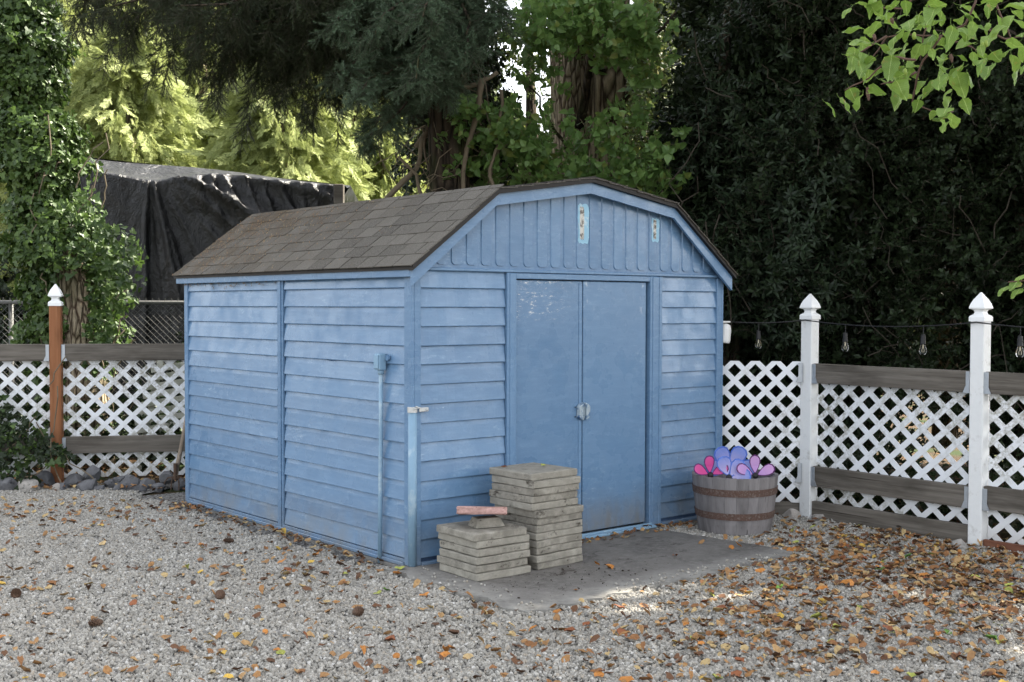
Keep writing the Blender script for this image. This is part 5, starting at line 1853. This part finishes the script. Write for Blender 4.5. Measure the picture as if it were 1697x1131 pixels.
ALM = [alder_leaf(L) for L in (.085, .095, .075, .10, .065, .09)]
twigs = [([(1640, -60), (1600, 40), (1560, 60), (1470, 62), (1450, 90), (1425, 120)], 3.1), ([(1560, 60), (1530, 100), (1518, 140), (1512, 170), (1560, 190), (1580, 185)], 3.0),
         ([(1640, -60), (1660, 30), (1690, 80), (1730, 120)], 3.3), ([(1600, 40), (1572, 68), (1610, 78), (1640, 95)], 3.2), ([(1518, 100), (1480, 95), (1440, 130), (1400, 150)], 2.9),
         ([(1530, -40), (1500, 15), (1460, 14), (1425, 5)], 3.2), ([(1470, 60), (1430, 85), (1405, 95)], 3.1), ([(1518, 120), (1490, 135), (1460, 140)], 3.0), ([(1640, 50), (1665, 65), (1700, 60)], 3.2), ([(1530, -40), (1540, 10), (1530, 60), (1525, 100)], 3.0)]
for pl, Y in twigs:
    q = [P(a, b, Y + .03 * i) - nbL for i, (a, b) in enumerate(pl)]
    fine = []
    for i in range(len(q) - 1): fine += wander(q[i], q[i + 1], 3, .09)[:-1]
    fine.append(q[-1])
    mb = MB(); mb.tube(fine, [.0032 * (1 - .6 * i / len(fine)) for i in range(len(fine))], 6, jit=.1); mb.build('twig', M['stem_red'], nb, smooth=True)
LV = [(1415, 8), (1440, 4), (1468, 10), (1500, 5), (1520, 25), (1535, 10), (1550, 35), (1512, 50), (1560, 15), (1590, 10), (1640, 5), (1455, 35), (1432, 50), (1475, 28), (1500, 70), (1512, 85), (1540, 85), (1563, 75), (1583, 60), (1568, 95), (1410, 70),
      (1430, 62), (1400, 95), (1420, 105), (1448, 78), (1435, 92), (1490, 60), (1480, 95), (1465, 115), (1445, 118), (1500, 110), (1520, 115), (1490, 125), (1462, 138), (1475, 105), (1530, 75), (1562, 60), (1590, 30), (1598, 45),
      (1612, 38), (1635, 40), (1655, 28), (1670, 45), (1684, 30), (1690, 60), (1640, 60), (1625, 75), (1648, 85), (1622, 100), (1640, 110), (1612, 88), (1690, 105), (1694, 78), (1668, 70), (1555, 110), (1575, 118), (1590, 105), (1565, 125),
      (1420, 155), (1405, 150), (1438, 160), (1500, 145), (1520, 160), (1535, 152), (1560, 145), (1575, 178), (1555, 185), (1530, 130), (1548, 45), (1525, 40), (1508, 28), (1390, 160), (1680, 90), (1665, 15), (1610, 8), (1575, 40), (1545, 65), (1600, 125), (1558, 200), (1580, 165)]
for i, (px, py) in enumerate(LV + [(a + random.uniform(-22, 22), b + random.uniform(-16, 14)) for a, b in LV if random.random() < .75]):
    q = P(px + random.uniform(-5, 5), py + random.uniform(-5, 5), random.uniform(2.9, 3.25)) - nbL
    o = link('leaf', ALM[i % len(ALM)], nb, q, (random.uniform(-1.5, -.1) + .2, random.uniform(-.5, .5), random.uniform(-2.6, 2.6)))
    s = random.uniform(.38, .72); o.scale = (s, s, s)
mb = MB()
for (px, py) in ((1484, 140), (1495, 143), (1540, 147), (1532, 152), (1546, 140), (1425, 105), (1628, 76), (1634, 73), (1500, 120), (1515, 60)):
    q = P(px, py, 2.98) - nbL
    mb.lathe([(.001, -.009), (.004, -.007), (.0055, 0), (.0045, .007), (.001, .010)], 8, c=q)
mb.build('fruit_cluster', M['fruit'], nb, smooth=True)
mb = MB()
for (px, py, ln) in ((1437, 145, 22), (1448, 57, 12), (1477, 30, 10), (1575, 90, 14)):
    a, b = P(px, py, 3.0) - nbL, P(px + 3, py + ln, 3.0) - nbL
    mb.tube([a, a.lerp(b, .5), b], [.003, .005, .002], 7, jit=.2)
mb.build('dry_catkin', M['stem_red'], nb)
# a second small sprig at the right edge
nb2 = empty('leafy_sprig', P(1700, 468, 3.4)); tag(nb2, 'small bright green leaf sprig at the right edge above the fence', 'branch')
mb = MB(); mb.tube([(.12, 0, .02), (.05, 0, .01), (-.05, 0, 0)], .002, 5); mb.build('twig', M['stem_red'], nb2)
for (px, py) in ((1672, 474), (1690, 466), (1700, 455), (1695, 478)):
    o = link('leaf', ALM[2], nb2, P(px, py, 3.4) - nb2.location, (-.6, random.uniform(-.4, .4), random.uniform(1, 2.2))); o.scale = (.6, .6, .6)

# ------------------------------------------------------------------ fallen leaves, cones
def dry_leaf(L, seed):
    random.seed(seed)
    W = L * random.uniform(.5, .75)
    curl, fold = random.uniform(-.35, .5), random.uniform(-.4, .9)
    vs, fs = leaf_shape(L, W, fold, curl, 6, random.uniform(.6, .9), .06)
    tw = random.uniform(-14, 14)
    vs = [(x, y, z + x * y * tw + .003 * math.sin(y * 170)) for x, y, z in vs]
    zm = min(v[2] for v in vs)
    return [(x, y - L / 2, z - zm) for x, y, z in vs], fs


random.seed(5)
shapes = [dry_leaf(.058, 400 + i) for i in range(12)]
random.seed(21)


def ground_at(px, py, z=.012):
    a = P(px, py, 5.0); e = Vector((0, 0, EYE)); d = a - e
    return e + d * ((z - EYE) / d.z)


def blocked(p):
    r = p - O; u, v = r.dot(U), r.dot(V)
    if -.06 < u < W_ + .05 and -.04 < v < L_ + .05: return True
    for (c, e1, e2) in ((c_s, e1s, e2s), (c_t, e1t, e2t)):
        q = p - c
        if abs(q.x * e1.x + q.y * e1.y) < .20 and abs(q.x * e2.x + q.y * e2.y) < .20: return True
    if (p - BC).to_2d().length < .26: return True
    if u > 3.0 and v < 3: return True
    return False


def on_pad(p):
    r = p - O; u, v = r.dot(U), r.dot(V)
    return PU0 < u < PU1 - .05 and PV0 < v < .02


def dens(px, py):
    """How thickly leaves lie, as the photograph shows it."""
    g = lambda cx, cy, sx, sy: math.exp(-((px - cx) / sx) ** 2 - ((py - cy) / sy) ** 2)
    return .045 + 1.5 * g(1500, 912, 230, 50) + .55 * g(1640, 985, 150, 60) + .35 * g(1300, 1000, 200, 60) + .45 * g(120, 848, 260, 20) + .5 * g(320, 838, 60, 12) + .2 * g(560, 930, 200, 40) + .12 * g(1300, 1080, 400, 60)


leaves = []
tries = 0
while len(leaves) < 285 and tries < 40000:
    tries += 1
    px, py = random.uniform(-20, 1717), random.uniform(850, 1150)
    if random.random() > dens(px, py) * 1.0: continue
    p = ground_at(px, py)
    if blocked(p): continue
    if on_pad(p):
        if random.random() > .18: continue
        p.z = .024
    else: p.z = .016
    leaves.append((p, px, py))
LM = {}
for kx, (p, px, py) in enumerate(leaves):
    c = random.choices(list(LEAFCOL), (36, 26, 16, 12, 7, 3))[0]
    si = random.randrange(12)
    if (c, si) not in LM:
        mb = MB(); mb.add(*shapes[si]); LM[(c, si)] = mb.mesh('fallen_leaf', M['fl_' + c], True)
    o = link('fallen_leaf', LM[(c, si)], None, p, (random.uniform(-.3, .3), random.uniform(-.3, .3), random.uniform(0, 6.28)))
    s = random.uniform(.65, 1.1); o.scale = (s, s, s)
    if on_pad(p): where = 'on the concrete pad in front of the shed doors'
    elif px < 640: where = 'on the gravel in the left foreground' if py > 980 else 'on the gravel left of the shed'
    elif px < 1180: where = 'on the gravel in the middle foreground'
    elif py > 1000: where = 'on the gravel in the right foreground' if px < 1440 else 'in the bottom right corner of the gravel'
    else: where = 'in the leaf drift beside the barrel planter' if px < 1370 else ('in the leaf drift between the two white posts' if px < 1580 else 'in the leaf drift below the nearest white post')
    art = 'curled' if si % 2 else 'flat'
    tag(o, f'{art} {c} fallen leaf lying {where}', 'leaf', f'fallen leaves {where}')
# the rest of the leaf litter as one mass
mb = MB(); cnt = 0; tries = 0
while cnt < 3500 and tries < 120000:
    tries += 1
    px, py = random.uniform(-60, 1760), random.uniform(826, 1160)
    if random.random() > dens(px, py) * .95: continue
    p = ground_at(px, py)
    if blocked(p) or p.y > 10: continue
    if on_pad(p) and (random.random() > .04): continue
    s = random.uniform(.5, 1.0)
    if random.random() < .2: s *= .6
    put(mb, shapes[random.randrange(12)], rotM(random.uniform(-.45, .45), random.uniform(-.45, .45), random.uniform(0, 6.28), (p.x, p.y, random.uniform(.010, .020) + (.008 if on_pad(p) else 0)), s)); cnt += 1
# drift along the shed's front and side footing, by the barrel and on the pad's back edge
for _ in range(260):
    if random.random() < .5: p = S(random.uniform(.78, 2.15), -.06 - abs(random.gauss(0, .07)))
    else: p = S(-.06 - abs(random.gauss(0, .06)), random.uniform(.3, 2.8))
    if blocked(p + Vector((0, 0, 0))) and False: continue
    put(mb, shapes[random.randrange(12)], rotM(random.uniform(-.5, .5), random.uniform(-.5, .5), random.uniform(0, 6.28), (p.x, p.y, random.uniform(.016, .035)), random.uniform(.4, .8)))
for _ in range(900):
    if random.random() < .6: p = S(3.12 + abs(random.gauss(0, .5)), random.uniform(-3.5, 3))
    else: p = Vector((random.uniform(-4.6, -2.5), random.uniform(9.2, 10.6), 0))
    put(mb, shapes[random.randrange(12)], rotM(random.uniform(-.5, .5), random.uniform(-.5, .5), random.uniform(0, 6.28), (p.x, p.y, random.uniform(.01, .04)), random.uniform(.6, 1.)))
tag(mb.build('leaf_litter', M['litter'], fix=False, smooth=True), kind='stuff')
# dark crumbs of bark and soil on pad and gravel
mb = MB()
for _ in range(300):
    if random.random() < .6: p = S(random.gauss(.35, .4), random.gauss(-.8, .14), .024)
    else: p = ground_at(random.uniform(0, 1697), random.uniform(900, 1131)); p.z = .018
    if blocked(p): continue
    s = random.uniform(.001, .003) if random.random() < .8 else random.uniform(.004, .007)
    mb.box(-1, 1, -.5, .5, 0, .6, 0, rotM(random.uniform(-.3, .3), random.uniform(-.3, .3), random.uniform(0, 6), p, s))
tag(mb.build('bark_crumbs', simple('dark_crumb', (.03, .02, .014), .95), fix=False), kind='stuff')

CONES = [(27, 983, 'brown pine cone near the left edge of the gravel'), (364, 987, 'dark round pine cone left of middle on the gravel'), (592, 1014, 'dark pine cone on the gravel in front of the shed corner'), (160, 1032, 'open scaly pine cone in the left foreground'), (380, 896, 'small dark pine cone near the shed side wall')]
for px, py, lab in CONES:
    p = ground_at(px, py, .03)
    mb = MB(); mb.lathe([(.002, -.03), (.012, -.022), (.015, 0), (.011, .02), (.002, .032)], 8)
    root = empty('pine_cone', p); root.rotation_euler = (PI / 2 + random.uniform(-.3, .3), 0, random.uniform(0, 6)); tag(root, lab, 'pine cone', 'pine cones on the gravel')
    mb.build('core', M['iron'], root)
    mb = MB()
    for i in range(60):
        z = -.028 + .056 * i / 60; w = i * 2.4; r = .024 * math.sin(PI * (.12 + .8 * i / 60))
        a = Vector((math.cos(w), math.sin(w), 0)); b = Vector((-math.sin(w), math.cos(w), 0))
        c = Vector((0, 0, z))
        mb.add([c + a * r * .3 - b * .004, c + a * r * .3 + b * .004, c + a * r + b * .006 + Vector((0, 0, .008)), c + a * (r + .003) + Vector((0, 0, .009)), c + a * r - b * .006 + Vector((0, 0, .008))], [(0, 1, 2, 3, 4)])
    mb.build('scales', simple('cone_scale', (.12, .070, .045), .8), root, fix=False)
# leaves lying on the pavers and a seedling by the right post
for (c, e1, e2, z, a, b, col_) in ((c_s, e1s, e2s, zs + .004, .10, .02, 'yellow-green'), (c_t, e1t, e2t, .022 + 13 * .0405 + .004, .06, .02, 'yellow-green'), (c_t, e1t, e2t, .022 + 13 * .0405 + .004, -.15, .12, 'rusty brown')):
    mb = MB(); mb.add(*shapes[3])
    p = c + e1 * a + e2 * b
    o = mb.build('fallen_leaf', M['fl_' + col_], loc=(p.x, p.y, z), rot=(0, 0, random.uniform(0, 6)))
    o.scale = (.7, .7, .7)
    tag(o, f'small {col_} leaf lying on top of the {"short" if c is c_s else "tall"} paver stack', 'leaf')
print('objects', len(bpy.data.objects))
